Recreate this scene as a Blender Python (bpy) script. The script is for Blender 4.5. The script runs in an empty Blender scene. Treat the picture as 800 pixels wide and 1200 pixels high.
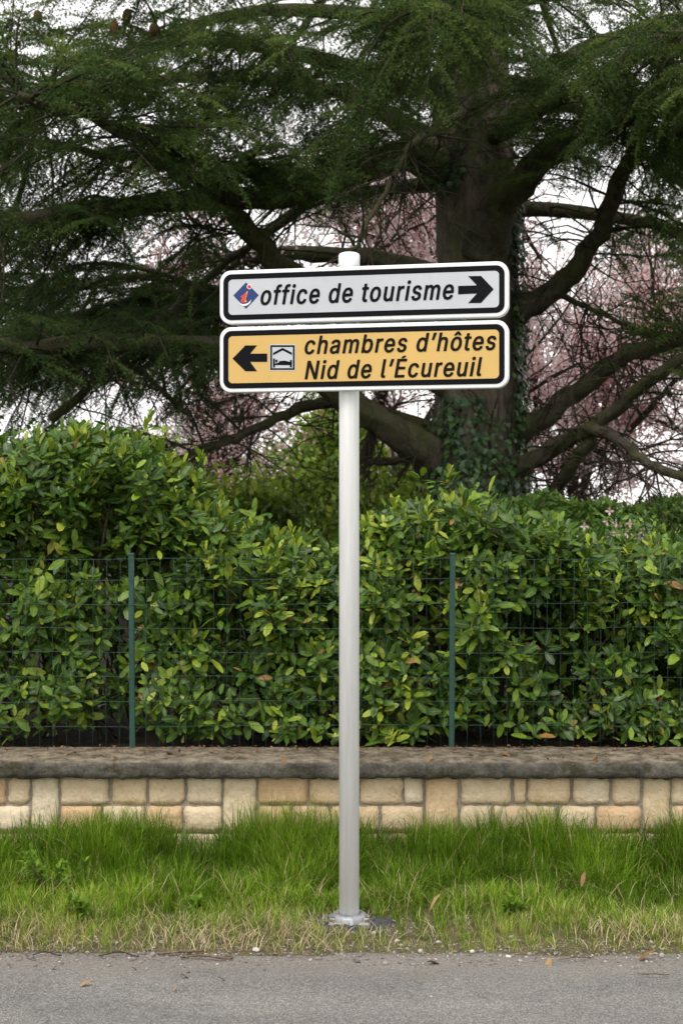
import bpy, bmesh, math, random
import numpy as np
from mathutils import Vector, Matrix, noise

scene = bpy.context.scene
COL = scene.collection
random.seed(7)
RNG = np.random.default_rng(11)
R = math.radians

# ------------------------------------------------------------------ camera
FPX, CX, CY, EYE = 1667.0, 400.0, 600.0, 1.535      # 50 mm lens, level, eye height
cd = bpy.data.cameras.new('camera')
cam = bpy.data.objects.new('camera', cd); COL.objects.link(cam)
cam.location = (0, 0, EYE); cam.rotation_euler = (R(90), 0, 0)
cd.sensor_fit = 'VERTICAL'; cd.sensor_height = 36.0; cd.lens = 50.0
cd.clip_start = 0.05; cd.clip_end = 3000
cd.dof.use_dof = True; cd.dof.focus_distance = 5.35; cd.dof.aperture_fstop = 6.3
scene.camera = cam

# ------------------------------------------------------------------ overcast sky, soft sun, exposure
SUN_EL, SUN_AZ = 58, 205        # azimuth clockwise from +Y: behind the camera, a little to the left
world = bpy.data.worlds.new('World'); scene.world = world; world.use_nodes = True
wn, wl = world.node_tree.nodes, world.node_tree.links
wn.clear()
sky = wn.new('ShaderNodeTexSky'); sky.sky_type = 'NISHITA'; sky.sun_disc = False
sky.sun_elevation = R(SUN_EL); sky.sun_rotation = R(SUN_AZ); sky.dust_density = 4.0; sky.air_density = 1.0
hsv = wn.new('ShaderNodeHueSaturation'); hsv.inputs['Saturation'].default_value = 0.25
mix = wn.new('ShaderNodeMix'); mix.data_type = 'RGBA'; mix.inputs['Factor'].default_value = 0.8
mix.inputs['B'].default_value = (10.5, 10.3, 10.1, 1)       # even cloud cover
bg = wn.new('ShaderNodeBackground'); bg.inputs['Strength'].default_value = 0.1
wo = wn.new('ShaderNodeOutputWorld')
wl.new(sky.outputs['Color'], hsv.inputs['Color']); wl.new(hsv.outputs['Color'], mix.inputs['A'])
wl.new(mix.outputs['Result'], bg.inputs['Color']); wl.new(bg.outputs['Background'], wo.inputs['Surface'])
sd = bpy.data.lights.new('sun', 'SUN'); sd.energy = 1.4; sd.angle = R(25); sd.color = (1.0, 0.965, 0.91)
sun = bpy.data.objects.new('sun', sd); COL.objects.link(sun)
az = R(SUN_AZ); el = R(SUN_EL)
to_sun = Vector((math.sin(az) * math.cos(el), math.cos(az) * math.cos(el), math.sin(el)))
sun.rotation_euler = (-to_sun).to_track_quat('-Z', 'Y').to_euler()
vs = scene.view_settings
vs.view_transform = 'Standard'; vs.look = 'None'; vs.gamma = 1.0; vs.use_curve_mapping = False
vs.exposure = 0.72
scene.cycles.max_bounces = 5; scene.cycles.diffuse_bounces = 3; scene.cycles.glossy_bounces = 2; scene.cycles.adaptive_threshold = 0.02; scene.cycles.transparent_max_bounces = 8
scene.cycles.use_denoising = True

# ------------------------------------------------------------------ helpers
def at(px, py, Y):
    return Vector(((px - CX) / FPX * Y, Y, EYE + (CY - py) / FPX * Y))
def ground_at(px, py, z=0.0):
    Y = FPX * (EYE - z) / (py - CY)
    return Vector(((px - CX) / FPX * Y, Y, z))

def tag(o, label, cat, group=None):
    o['label'] = label; o['category'] = cat
    if group: o['group'] = group
    return o
def empty(name, loc=(0, 0, 0)):
    o = bpy.data.objects.new(name, None); o.empty_display_size = 0.1
    COL.objects.link(o); o.location = loc; return o
def link(name, me, mat=None, parent=None, kind=None):
    o = bpy.data.objects.new(name, me); COL.objects.link(o)
    if mat is not None and not me.materials: me.materials.append(mat)
    if parent is not None: o.parent = parent
    if kind: o['kind'] = kind
    return o

def np_mesh(name, V, faces, attrs=None, smooth=False):
    """V (n,3); faces: list of int arrays (m,k); attrs: {name: (n,) point floats}"""
    me = bpy.data.meshes.new(name)
    V = np.ascontiguousarray(V, dtype=np.float32)
    me.vertices.add(len(V)); me.vertices.foreach_set('co', V.ravel())
    faces = [np.asarray(f, dtype=np.int32) for f in faces if len(f)]
    if not faces:
        me.update(); return me
    nl = sum(f.size for f in faces); npoly = sum(len(f) for f in faces)
    me.loops.add(nl); me.polygons.add(npoly)
    me.loops.foreach_set('vertex_index', np.concatenate([f.ravel() for f in faces]))
    tot = np.concatenate([np.full(len(f), f.shape[1], np.int32) for f in faces])
    st = np.concatenate([[0], np.cumsum(tot)[:-1]]).astype(np.int32)
    me.polygons.foreach_set('loop_start', st)
    if smooth:
        me.polygons.foreach_set('use_smooth', np.ones(npoly, dtype=bool))
    if attrs:
        for k, a in attrs.items():
            at_ = me.attributes.new(k, 'FLOAT', 'POINT')
            at_.data.foreach_set('value', np.ascontiguousarray(a, dtype=np.float32))
    me.update(calc_edges=True); me.validate()
    return me

def merge(tV, tF, Rm, T, S, tone, tA=None):
    """n copies of a template. Rm (n,3,3), T (n,3), S (n,) or (n,3)"""
    n, p = len(T), len(tV)
    S = np.asarray(S, dtype=float)
    if S.ndim == 1: S = S[:, None]
    loc = tV[None] * S[:, None, :]
    V = np.einsum('nij,npj->npi', Rm, loc) + T[:, None, :]
    off = (np.arange(n) * p)[:, None, None]
    F = [(np.asarray(f)[None] + off).reshape(-1, np.asarray(f).shape[1]) for f in tF]
    A = {'tone': np.repeat(tone, p)}
    if tA:
        for k, a in tA.items(): A[k] = np.tile(a, n)
    return V.reshape(-1, 3), F, A

def join(parts):
    Vs, Fs, As, o = [], [], {}, 0
    for V, F, A in parts:
        Vs.append(V)
        for f in F: Fs.append(f + o)
        for k, a in A.items(): As.setdefault(k, []).append(a)
        o += len(V)
    by = {}
    for f in Fs: by.setdefault(f.shape[1], []).append(f)
    return np.concatenate(Vs), [np.concatenate(v) for v in by.values()], {k: np.concatenate(a) for k, a in As.items()}

def frames(D, U=None, roll=None):
    """rotation matrices whose X column is D (n,3), Z near U"""
    D = D / np.linalg.norm(D, axis=1, keepdims=True)
    if U is None: U = np.tile([0, 0, 1.0], (len(D), 1))
    Yv = np.cross(U, D); ln = np.linalg.norm(Yv, axis=1, keepdims=True)
    Yv = np.where(ln > 1e-4, Yv / np.maximum(ln, 1e-6), np.array([0, 1.0, 0]))
    Zv = np.cross(D, Yv)
    if roll is not None:
        c, s = np.cos(roll)[:, None], np.sin(roll)[:, None]
        Yv, Zv = c * Yv + s * Zv, c * Zv - s * Yv
    return np.stack([D, Yv, Zv], axis=2)

def catmull(pts, n):
    P = [np.array(p, float) for p in pts]
    P = [2 * P[0] - P[1]] + P + [2 * P[-1] - P[-2]]
    out = []
    seg = len(P) - 3
    for i in range(n):
        t = i / (n - 1) * seg; k = min(int(t), seg - 1); u = t - k
        p0, p1, p2, p3 = P[k:k + 4]
        out.append(0.5 * (2 * p1 + (p2 - p0) * u + (2 * p0 - 5 * p1 + 4 * p2 - p3) * u * u + (3 * p1 - p0 - 3 * p2 + p3) * u ** 3))
    return np.array(out)

def tube(P, rad, sides=8, rough=0.0, seed=0.0, cap=True, freq=3.0):
    """tube along points P (n,3) with radii; returns V, F list, tone attr"""
    P = np.asarray(P, float); n = len(P)
    rad = np.broadcast_to(np.asarray(rad, float), (n,))
    Tn = np.gradient(P, axis=0); Tn /= np.maximum(np.linalg.norm(Tn, axis=1, keepdims=True), 1e-9)
    ref = np.array([0, 0, 1.0]) if abs(Tn[0][2]) < 0.8 else np.array([0, 1.0, 0])
    V = np.zeros((n, sides, 3))
    nv = np.cross(ref, Tn[0]); nv /= np.linalg.norm(nv)
    ang = np.arange(sides) / sides * 2 * np.pi
    for i in range(n):
        nv = nv - Tn[i] * nv.dot(Tn[i]); nv /= max(np.linalg.norm(nv), 1e-9)
        b = np.cross(Tn[i], nv)
        ring = np.cos(ang)[:, None] * nv + np.sin(ang)[:, None] * b
        r = np.full(sides, rad[i])
        if rough:
            for k in range(sides):
                q = Vector(P[i] * freq + ring[k] * 2.0) + Vector((seed, 0, 0))
                r[k] *= 1 + rough * noise.noise(q) + 0.5 * rough * noise.noise(q * 2.7)
        V[i] = P[i] + ring * r[:, None]
    V = V.reshape(-1, 3)
    F = []
    i0 = np.arange(n - 1)[:, None] * sides; k = np.arange(sides)[None]; k2 = (k + 1) % sides
    F = [np.stack([i0 + k, i0 + k2, i0 + sides + k2, i0 + sides + k], axis=2).reshape(-1, 4)]
    if cap:
        V = np.concatenate([V, P[[0]], P[[-1]]]); c0 = n * sides
        kk = np.arange(sides); kk2 = (kk + 1) % sides
        F.append(np.concatenate([np.stack([kk2, kk, np.full(sides, c0)], 1),
                                 np.stack([(n - 1) * sides + kk, (n - 1) * sides + kk2, np.full(sides, c0 + 1)], 1)]))
    return V, F, {'tone': np.full(len(V), random.random())}

def bm_obj(name, bm, mat, parent=None, kind=None, smooth=False):
    me = bpy.data.meshes.new(name); bm.to_mesh(me); bm.free()
    if smooth:
        for p in me.polygons: p.use_smooth = True
    return link(name, me, mat, parent, kind)

def bm_box(bm, x0, x1, y0, y1, z0, z1, bevel=0, seg=2):
    r = bmesh.ops.create_cube(bm, size=1)
    vs_ = r['verts']
    for v in vs_:
        v.co = Vector(((x0 + x1) / 2 + v.co.x * (x1 - x0), (y0 + y1) / 2 + v.co.y * (y1 - y0), (z0 + z1) / 2 + v.co.z * (z1 - z0)))
    if bevel:
        es = list({e for v in vs_ for e in v.link_edges})
        bmesh.ops.bevel(bm, geom=es, offset=bevel, segments=seg, affect='EDGES', profile=0.6)

def bm_lathe(bm, prof, seg=48, c=(0, 0)):
    rings = []
    for r_, z in prof:
        if r_ < 1e-6: rings.append([bm.verts.new((c[0], c[1], z))])
        else: rings.append([bm.verts.new((c[0] + r_ * math.cos(2 * math.pi * k / seg), c[1] + r_ * math.sin(2 * math.pi * k / seg), z)) for k in range(seg)])
    for a, b in zip(rings[:-1], rings[1:]):
        for k in range(seg):
            k2 = (k + 1) % seg
            if len(a) == 1 and len(b) == 1: continue
            if len(a) == 1: bm.faces.new((a[0], b[k2], b[k]))
            elif len(b) == 1: bm.faces.new((a[k], a[k2], b[0]))
            else: bm.faces.new((a[k], a[k2], b[k2], b[k]))

# ------------------------------------------------------------------ materials
class NT:
    def __init__(s, name):
        s.m = bpy.data.materials.new(name); s.m.use_nodes = True
        s.n, s.l = s.m.node_tree.nodes, s.m.node_tree.links
        s.b = s.n['Principled BSDF']; s.out = s.n['Material Output']
    def new(s, t, **kw):
        nd = s.n.new(t)
        for k, v in kw.items(): setattr(nd, k, v)
        return nd
    def ramp(s, fac, stops):
        r = s.new('ShaderNodeValToRGB'); e = r.color_ramp.elements
        e[0].position, e[0].color = stops[0][0], (*stops[0][1], 1)
        e[1].position, e[1].color = stops[-1][0], (*stops[-1][1], 1)
        for p, c in stops[1:-1]:
            x = e.new(p); x.color = (*c, 1)
        s.l.new(fac, r.inputs['Fac']); return r.outputs['Color']
    def noise(s, scale, detail=4, rough=0.55, vec=None, out='Fac', dist=0.0):
        nz = s.new('ShaderNodeTexNoise'); nz.inputs['Scale'].default_value = scale
        nz.inputs['Detail'].default_value = detail; nz.inputs['Roughness'].default_value = rough
        nz.inputs['Distortion'].default_value = dist
        s.l.new(vec if vec is not None else s.pos(), nz.inputs['Vector']); return nz.outputs[out]
    def pos(s):
        if not hasattr(s, '_p'): s._p = s.new('ShaderNodeNewGeometry')
        return s._p.outputs['Position']
    def objc(s):
        if not hasattr(s, '_t'): s._t = s.new('ShaderNodeTexCoord')
        return s._t.outputs['Object']
    def mapv(s, vec, scale):
        m = s.new('ShaderNodeMapping'); m.inputs['Scale'].default_value = scale
        s.l.new(vec, m.inputs['Vector']); return m.outputs['Vector']
    def mixc(s, fac, a, b, mode='MIX'):
        m = s.new('ShaderNodeMix', data_type='RGBA', blend_type=mode)
        for v, k in ((fac, 'Factor'), (a, 'A'), (b, 'B')):
            if isinstance(v, (int, float)): m.inputs[k].default_value = v
            elif isinstance(v, tuple): m.inputs[k].default_value = (*v, 1)
            else: s.l.new(v, m.inputs[k])
        return m.outputs['Result']
    def math(s, op, a, b=0.0, clamp=False):
        m = s.new('ShaderNodeMath', operation=op, use_clamp=clamp)
        for v, i in ((a, 0), (b, 1)):
            if isinstance(v, (int, float)): m.inputs[i].default_value = v
            else: s.l.new(v, m.inputs[i])
        return m.outputs[0]
    def bump(s, h, strength=0.5, dist=0.01):
        b = s.new('ShaderNodeBump'); b.inputs['Strength'].default_value = strength; b.inputs['Distance'].default_value = dist
        s.l.new(h, b.inputs['Height']); s.l.new(b.outputs['Normal'], s.b.inputs['Normal'])
    def col(s, c):
        if isinstance(c, tuple): s.b.inputs['Base Color'].default_value = (*c, 1)
        else: s.l.new(c, s.b.inputs['Base Color'])
    def set(s, **kw):
        for k, v in kw.items(): s.b.inputs[k.replace('_', ' ')].default_value = v
    def attr(s, name):
        a = s.new('ShaderNodeAttribute', attribute_name=name); return a.outputs['Fac']

def leaf_material(name, stops, rough=0.45, trans=0.25, rib=None, single=False, big=None, spec=0.5, inst=False):
    t = NT(name)
    if single:
        oi = t.new('ShaderNodeObjectInfo'); tone = oi.outputs['Random']
    elif inst:
        a = t.new('ShaderNodeAttribute', attribute_name='tone', attribute_type='INSTANCER'); tone = a.outputs['Fac']
    else: tone = t.attr('tone')
    c = t.ramp(tone, stops)
    if rib is not None:
        rb = t.attr('rib')
        f = t.math('MULTIPLY', t.math('SUBTRACT', rb, 0.8, True), 3.2, True)
        c = t.mixc(f, c, rib)
    n = t.noise(big or 30.0, 2)
    c = t.mixc(0.55, c, t.ramp(n, [(0.3, (0.55, 0.55, 0.55)), (0.7, (1.25, 1.25, 1.25))]), 'MULTIPLY')
    t.col(c); t.set(Roughness=rough); t.b.inputs['Specular IOR Level'].default_value = spec
    if trans:
        tr = t.new('ShaderNodeBsdfTranslucent'); t.l.new(c, tr.inputs['Color'])
        ms = t.new('ShaderNodeMixShader'); ms.inputs[0].default_value = trans
        t.l.new(t.b.outputs[0], ms.inputs[1]); t.l.new(tr.outputs[0], ms.inputs[2]); t.l.new(ms.outputs[0], t.out.inputs['Surface'])
    return t.m

LAUREL = [(0.0, (0.022, 0.058, 0.009)), (0.4, (0.062, 0.13, 0.014)), (0.72, (0.165, 0.26, 0.021)),
          (0.93, (0.33, 0.4, 0.04)), (0.975, (0.36, 0.38, 0.06)), (1.0, (0.34, 0.17, 0.06))]
M_laurel = leaf_material('laurel_leaf', LAUREL, 0.42, 0.25, (0.2, 0.27, 0.06), big=45, spec=0.3)
M_laurel1 = leaf_material('laurel_leaf_single', LAUREL, 0.42, 0.25, (0.2, 0.27, 0.06), single=True, big=45, spec=0.3)
M_needle = leaf_material('cedar_needle', [(0, (0.026, 0.052, 0.014)), (0.5, (0.07, 0.12, 0.028)), (1, (0.165, 0.23, 0.05))], 0.6, 0.28, big=1.3, spec=0.25, inst=True)
IVY = [(0, (0.018, 0.048, 0.013)), (0.6, (0.034, 0.085, 0.02)), (1, (0.075, 0.15, 0.03))]
M_ivy = leaf_material('ivy_leaf', IVY, 0.4, 0.12, (0.07, 0.12, 0.05))
M_ivy1 = leaf_material('ivy_leaf_single', IVY, 0.4, 0.12, (0.07, 0.12, 0.05), single=True)
M_plum = leaf_material('plum_blossom', [(0, (0.5, 0.25, 0.23)), (0.35, (0.82, 0.57, 0.57)), (0.7, (0.92, 0.78, 0.79)), (1, (0.95, 0.9, 0.9))], 0.7, 0.6, big=9, spec=0.2)
M_shrub = leaf_material('background_leaf', [(0, (0.06, 0.11, 0.015)), (0.6, (0.17, 0.26, 0.03)), (1, (0.36, 0.42, 0.06))], 0.5, 0.5, big=2, spec=0.3)
M_fhedge = leaf_material('hedge_leaf', [(0, (0.04, 0.1, 0.02)), (0.6, (0.1, 0.2, 0.03)), (1, (0.24, 0.34, 0.06))], 0.5, 0.3, big=4, spec=0.35)
M_flower = leaf_material('pink_petal', [(0, (0.6, 0.35, 0.36)), (1, (0.8, 0.62, 0.6))], 0.6, 0.3)
M_grass = leaf_material('grass_blade', [(0, (0.05, 0.108, 0.005)), (0.45, (0.118, 0.222, 0.009)), (0.75, (0.225, 0.345, 0.026)), (0.86, (0.33, 0.38, 0.06)), (0.93, (0.48, 0.41, 0.17)), (1, (0.56, 0.48, 0.27))], 0.6, 0.35, big=6, spec=0.15)
M_straw = leaf_material('dry_grass_blade', [(0, (0.3, 0.235, 0.11)), (0.5, (0.52, 0.43, 0.24)), (1, (0.66, 0.58, 0.38))], 0.7, 0.3, spec=0.15)
M_weed = leaf_material('weed_leaf', [(0, (0.09, 0.18, 0.015)), (1, (0.2, 0.32, 0.035))], 0.6, 0.35, spec=0.15)
M_deadleaf = leaf_material('dead_leaf', [(0, (0.14, 0.07, 0.03)), (0.5, (0.22, 0.125, 0.055)), (1, (0.34, 0.23, 0.11))], 0.75, 0.15, single=True, spec=0.2)

def bark(name, dark, light, moss, sc=9.0, moss_amt=0.5, zs=0.25):
    t = NT(name)
    v = t.mapv(t.pos(), (1, 1, zs))
    n1 = t.noise(sc, 6, 0.65, v, dist=0.6)
    n2 = t.noise(sc * 5, 4, 0.6, v)
    c = t.ramp(n1, [(0.32, dark), (0.68, light)])
    c = t.mixc(0.5, c, t.ramp(n2, [(0.25, (0.4, 0.4, 0.4)), (0.75, (1.3, 1.3, 1.3))]), 'MULTIPLY')
    m = t.ramp(t.noise(2.2, 5, 0.65), [(0.62 - 0.25 * moss_amt, (0, 0, 0)), (0.8 - 0.2 * moss_amt, (1, 1, 1))])
    c = t.mixc(t.math('MULTIPLY', m, 0.7), c, moss)
    t.col(c); t.set(Roughness=0.9); t.b.inputs['Specular IOR Level'].default_value = 0.2
    t.bump(t.math('ADD', n1, t.math('MULTIPLY', n2, 0.4)), 0.9, 0.04)
    return t.m
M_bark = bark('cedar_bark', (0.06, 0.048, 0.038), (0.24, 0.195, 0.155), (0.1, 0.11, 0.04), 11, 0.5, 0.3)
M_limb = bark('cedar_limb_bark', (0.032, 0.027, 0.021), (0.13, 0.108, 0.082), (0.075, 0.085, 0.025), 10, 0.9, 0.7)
M_twig = bark('twig_bark', (0.03, 0.024, 0.018), (0.1, 0.085, 0.06), (0.06, 0.07, 0.025), 30, 0.6, 1)
M_stem = bark('shrub_stem', (0.06, 0.05, 0.03), (0.19, 0.15, 0.09), (0.07, 0.09, 0.03), 40, 0.3, 1)
M_cone = bark('cedar_cone_scale', (0.12, 0.065, 0.03), (0.3, 0.17, 0.08), (0.2, 0.13, 0.07), 60, 0.3, 3)

def asphalt():
    t = NT('asphalt')
    vo = t.new('ShaderNodeTexVoronoi'); vo.inputs['Scale'].default_value = 210; t.l.new(t.pos(), vo.inputs['Vector'])
    g = t.ramp(vo.outputs['Color'], [(0.1, (0.105, 0.102, 0.099)), (0.5, (0.165, 0.16, 0.154)), (0.92, (0.29, 0.28, 0.265))])
    big = t.ramp(t.noise(2.2, 6, 0.65, t.mapv(t.pos(), (0.5, 1.6, 1))), [(0.3, (0.8, 0.8, 0.81)), (0.7, (1.2, 1.19, 1.16))])
    c = t.mixc(1.0, g, big, 'MULTIPLY')
    cr_ = t.new('ShaderNodeTexVoronoi', feature='DISTANCE_TO_EDGE'); cr_.inputs['Scale'].default_value = 1.7
    wv = t.new('ShaderNodeVectorMath', operation='ADD'); t.l.new(t.pos(), wv.inputs[0])
    ws = t.new('ShaderNodeVectorMath', operation='SCALE'); ws.inputs['Scale'].default_value = 0.35; t.l.new(t.noise(5, 5, 0.7, out='Color'), ws.inputs[0]); t.l.new(ws.outputs[0], wv.inputs[1]); t.l.new(wv.outputs[0], cr_.inputs['Vector'])
    crk = t.ramp(cr_.outputs['Distance'], [(0.0, (0.55, 0.55, 0.55)), (0.012, (1, 1, 1))])
    c = t.mixc(0.55, c, crk, 'MULTIPLY')
    # dust towards the ragged edge
    sx = t.new('ShaderNodeSeparateXYZ'); t.l.new(t.pos(), sx.inputs[0])
    e = t.math('ADD', sx.outputs['Y'], t.math('MULTIPLY', t.math('SUBTRACT', t.noise(6, 5, 0.7), 0.5), 0.55))
    f = t.new('ShaderNodeMapRange'); f.inputs['From Min'].default_value = 4.62; f.inputs['From Max'].default_value = 4.95
    t.l.new(e, f.inputs['Value'])
    dust = t.ramp(t.noise(90, 3, 0.6), [(0.3, (0.12, 0.1, 0.085)), (0.7, (0.3, 0.265, 0.225))])
    c = t.mixc(t.math('MULTIPLY', f.outputs[0], 0.75), c, dust)
    t.col(c); t.set(Roughness=0.88); t.b.inputs['Specular IOR Level'].default_value = 0.3
    t.bump(vo.outputs['Distance'], 0.8, 0.006); return t.m
M_asphalt = asphalt()

def soil(name, a, b, sc=14):
    t = NT(name); n = t.noise(sc, 8, 0.7); n2 = t.noise(sc * 8, 4, 0.6)
    c = t.mixc(0.5, t.ramp(n, [(0.3, a), (0.7, b)]), t.ramp(n2, [(0.3, (0.5, 0.5, 0.5)), (0.7, (1.4, 1.4, 1.4))]), 'MULTIPLY')
    t.col(c); t.set(Roughness=0.95); t.b.inputs['Specular IOR Level'].default_value = 0.15
    t.bump(t.math('ADD', n, n2), 0.8, 0.02); return t.m
M_soil = soil('verge_soil', (0.07, 0.065, 0.03), (0.2, 0.165, 0.09))
M_gsoil = soil('garden_soil', (0.018, 0.014, 0.009), (0.055, 0.042, 0.027))
M_field = soil('field_grass', (0.05, 0.1, 0.02), (0.1, 0.16, 0.04), 0.7)

def gravel_mat():
    t = NT('gravel'); oi = t.attr('tone')
    c = t.ramp(oi, [(0, (0.1, 0.085, 0.075)), (0.6, (0.26, 0.23, 0.2)), (1, (0.55, 0.52, 0.47))])
    t.col(c); t.set(Roughness=0.85); t.bump(t.noise(200, 3), 0.4, 0.003); return t.m
M_gravel = gravel_mat()

def stone_mat():
    t = NT('limestone')
    oi = t.new('ShaderNodeObjectInfo')
    base = t.ramp(oi.outputs['Random'], [(0, (0.69, 0.47, 0.28)), (0.35, (0.74, 0.56, 0.36)), (0.7, (0.75, 0.61, 0.425)), (1, (0.76, 0.65, 0.49))])
    n = t.noise(11, 7, 0.65); n2 = t.noise(55, 5, 0.7)
    c = t.mixc(0.8, base, t.ramp(n, [(0.3, (0.78, 0.7, 0.6)), (0.55, (1, 1, 1)), (0.75, (1.14, 1.12, 1.08))]), 'MULTIPLY')
    c = t.mixc(0.6, c, t.ramp(n2, [(0.28, (0.62, 0.57, 0.52)), (0.45, (1, 1, 1)), (0.8, (1.1, 1.1, 1.1))]), 'MULTIPLY')
    st = t.ramp(t.noise(5.5, 6, 0.72), [(0.57, (0, 0, 0)), (0.75, (1, 1, 1))])
    c = t.mixc(t.math('MULTIPLY', st, 0.45), c, (0.3, 0.245, 0.19))
    t.col(c); t.set(Roughness=0.9); t.b.inputs['Specular IOR Level'].default_value = 0.2
    t.bump(t.math('ADD', t.math('MULTIPLY', n, 0.6), t.math('MULTIPLY', n2, 0.6)), 0.95, 0.016); return t.m
M_stone = stone_mat()
def conc(name, a, b, bumpd=0.012):
    t = NT(name); n = t.noise(7, 8, 0.72); n2 = t.noise(70, 5, 0.7)
    c = t.ramp(n, [(0.3, a), (0.68, b)])
    c = t.mixc(0.7, c, t.ramp(n2, [(0.3, (0.55, 0.55, 0.55)), (0.7, (1.3, 1.3, 1.3))]), 'MULTIPLY')
    t.col(c); t.set(Roughness=0.92); t.b.inputs['Specular IOR Level'].default_value = 0.2
    t.bump(t.math('ADD', n, n2), 0.8, bumpd); return t
M_mortar = conc('mortar', (0.27, 0.235, 0.185), (0.45, 0.395, 0.32)).m
def coping_mat():
    t = conc('weathered_coping', (0.032, 0.029, 0.025), (0.17, 0.155, 0.13))
    c0 = t.b.inputs['Base Color'].links[0].from_socket
    geo = t._p
    sx = t.new('ShaderNodeSeparateXYZ'); t.l.new(geo.outputs['Normal'], sx.inputs[0])
    up = t.math('MULTIPLY', t.math('SUBTRACT', sx.outputs['Z'], 0.72, True), 4.0, True)
    top = t.mixc(t.ramp(t.noise(16, 6, 0.75), [(0.36, (0, 0, 0)), (0.64, (1, 1, 1))]), (0.06, 0.048, 0.032), (0.31, 0.255, 0.18))
    c = t.mixc(t.math('MULTIPLY', up, 0.8), c0, top)
    moss = t.ramp(t.noise(10, 7, 0.75, t.mapv(t.pos(), (0.6, 1, 1))), [(0.5, (0, 0, 0)), (0.62, (1, 1, 1))])
    c = t.mixc(t.math('MULTIPLY', moss, 0.85), c, (0.04, 0.036, 0.016))
    lich = t.ramp(t.noise(24, 5, 0.7), [(0.66, (0, 0, 0)), (0.72, (1, 1, 1))])
    c = t.mixc(t.math('MULTIPLY', lich, 0.35), c, (0.42, 0.4, 0.35))
    t.col(c); return t.m
M_coping = coping_mat()

def metal(name, col, rough, metallic, streak=0.1):
    t = NT(name); n = t.noise(9, 5, 0.6, t.mapv(t.objc(), (6, 6, 0.35)))
    c = t.mixc(1.0, t.mixc(0.0, col, col), t.ramp(n, [(0.3, (1 - streak,) * 3), (0.7, (1 + streak * 0.6,) * 3)]), 'MULTIPLY')
    t.col(c); t.set(Roughness=rough, Metallic=metallic); t.bump(n, 0.04, 0.002); return t.m
M_pole = metal('brushed_aluminium', (0.9, 0.905, 0.915), 0.4, 0.0, 0.10)
M_foot = metal('cast_aluminium', (0.3, 0.31, 0.33), 0.55, 0.6, 0.35)
M_bolt = metal('bolt_steel', (0.4, 0.4, 0.42), 0.4, 0.9)
M_rim = metal('white_sign_rim', (0.78, 0.79, 0.81), 0.42, 0.0, 0.06)
M_back = metal('grey_sign_back', (0.45, 0.46, 0.47), 0.5, 0.3)
def face_mat(name, col, spec=0.45, rough=0.38):
    t = NT(name)
    n = t.noise(3.0, 5, 0.6); n2 = t.noise(12, 6, 0.7, t.mapv(t.objc(), (1, 1, 0.25)))
    c = t.mixc(1.0, col, t.ramp(n, [(0.3, (0.94, 0.94, 0.94)), (0.7, (1.04, 1.04, 1.04))]), 'MULTIPLY')
    c = t.mixc(t.math('MULTIPLY', t.ramp(n2, [(0.55, (0, 0, 0)), (0.85, (1, 1, 1))]), 0.5), c, tuple(0.62 * q for q in col))
    t.col(c); t.set(Roughness=rough); t.b.inputs['Specular IOR Level'].default_value = spec
    vo = t.new('ShaderNodeTexVoronoi'); vo.inputs['Scale'].default_value = 260; t.l.new(t.objc(), vo.inputs['Vector'])
    t.bump(vo.outputs['Distance'], 0.05, 0.001); return t.m
M_white = face_mat('reflective_white_film', (0.5, 0.515, 0.55))
M_yellow = face_mat('reflective_yellow_film', (0.62, 0.4, 0.125))
M_black = face_mat('black_print', (0.006, 0.006, 0.008), 0.08, 0.6)
M_brown = face_mat('faded_black_print', (0.012, 0.009, 0.006), 0.08, 0.6)
M_blue = face_mat('blue_print', (0.008, 0.03, 0.15))
M_red = face_mat('red_print', (0.62, 0.035, 0.03))
M_pwhite = face_mat('white_print', (0.74, 0.74, 0.75))
M_gold = face_mat('gold_print', (0.75, 0.36, 0.08))
M_green = metal('green_painted_steel', (0.016, 0.06, 0.042), 0.5, 0.0, 0.25)
M_wire = metal('green_coated_wire', (0.018, 0.05, 0.04), 0.5, 0.0, 0.2)

# ------------------------------------------------------------------ setting: ground, road, verge, garden
ROAD_E, WALL_Y, FENCE_Y = 4.94, 6.40, 6.70
COPE_Z, GARDEN_Z = 0.416, 0.36
def sheet(name, x0, x1, y0, y1, nx, ny, zf, mat):
    xs = np.linspace(x0, x1, nx); ys = np.linspace(y0, y1, ny)
    X, Y = np.meshgrid(xs, ys); Z = zf(X, Y)
    i = np.arange(ny - 1)[:, None] * nx + np.arange(nx - 1)[None]
    F = np.stack([i, i + 1, i + nx + 1, i + nx], 2).reshape(-1, 4)
    o = link(name, np_mesh(name, np.stack([X, Y, Z], 2).reshape(-1, 3), [F], smooth=True), mat); o['kind'] = 'structure'; return o
def wob(x, y, s=1.0):
    return (np.sin(x * 3.1 * s + 1.3 * np.sin(y * 4.7 * s)) + np.sin(x * 7.3 * s + y * 5.1 * s + 2) * 0.6 + np.sin(x * 17.0 * s - y * 13 * s) * 0.3) / 1.9
def verge_z(x, y):
    x = np.asarray(x, float); y = np.asarray(y, float)
    z = np.interp(y, [4.7, 4.95, 5.15, 5.45, 5.9, 6.2, 6.5], [-0.03, -0.004, 0.012, 0.0, -0.075, -0.03, 0.02])
    return z + 0.010 * wob(x, y) * np.clip((y - 4.95) * 4, 0, 1)
sheet('ground', -900, 900, -900, 900, 9, 9, lambda X, Y: X * 0 - 0.16, M_field)
sheet('verge', -14, 14, 4.7, 6.5, 561, 60, verge_z, M_soil)
sheet('garden_soil', -25, 25, 6.66, 34, 60, 60, lambda X, Y: GARDEN_Z + 0.015 * wob(X, Y), M_gsoil)
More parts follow.
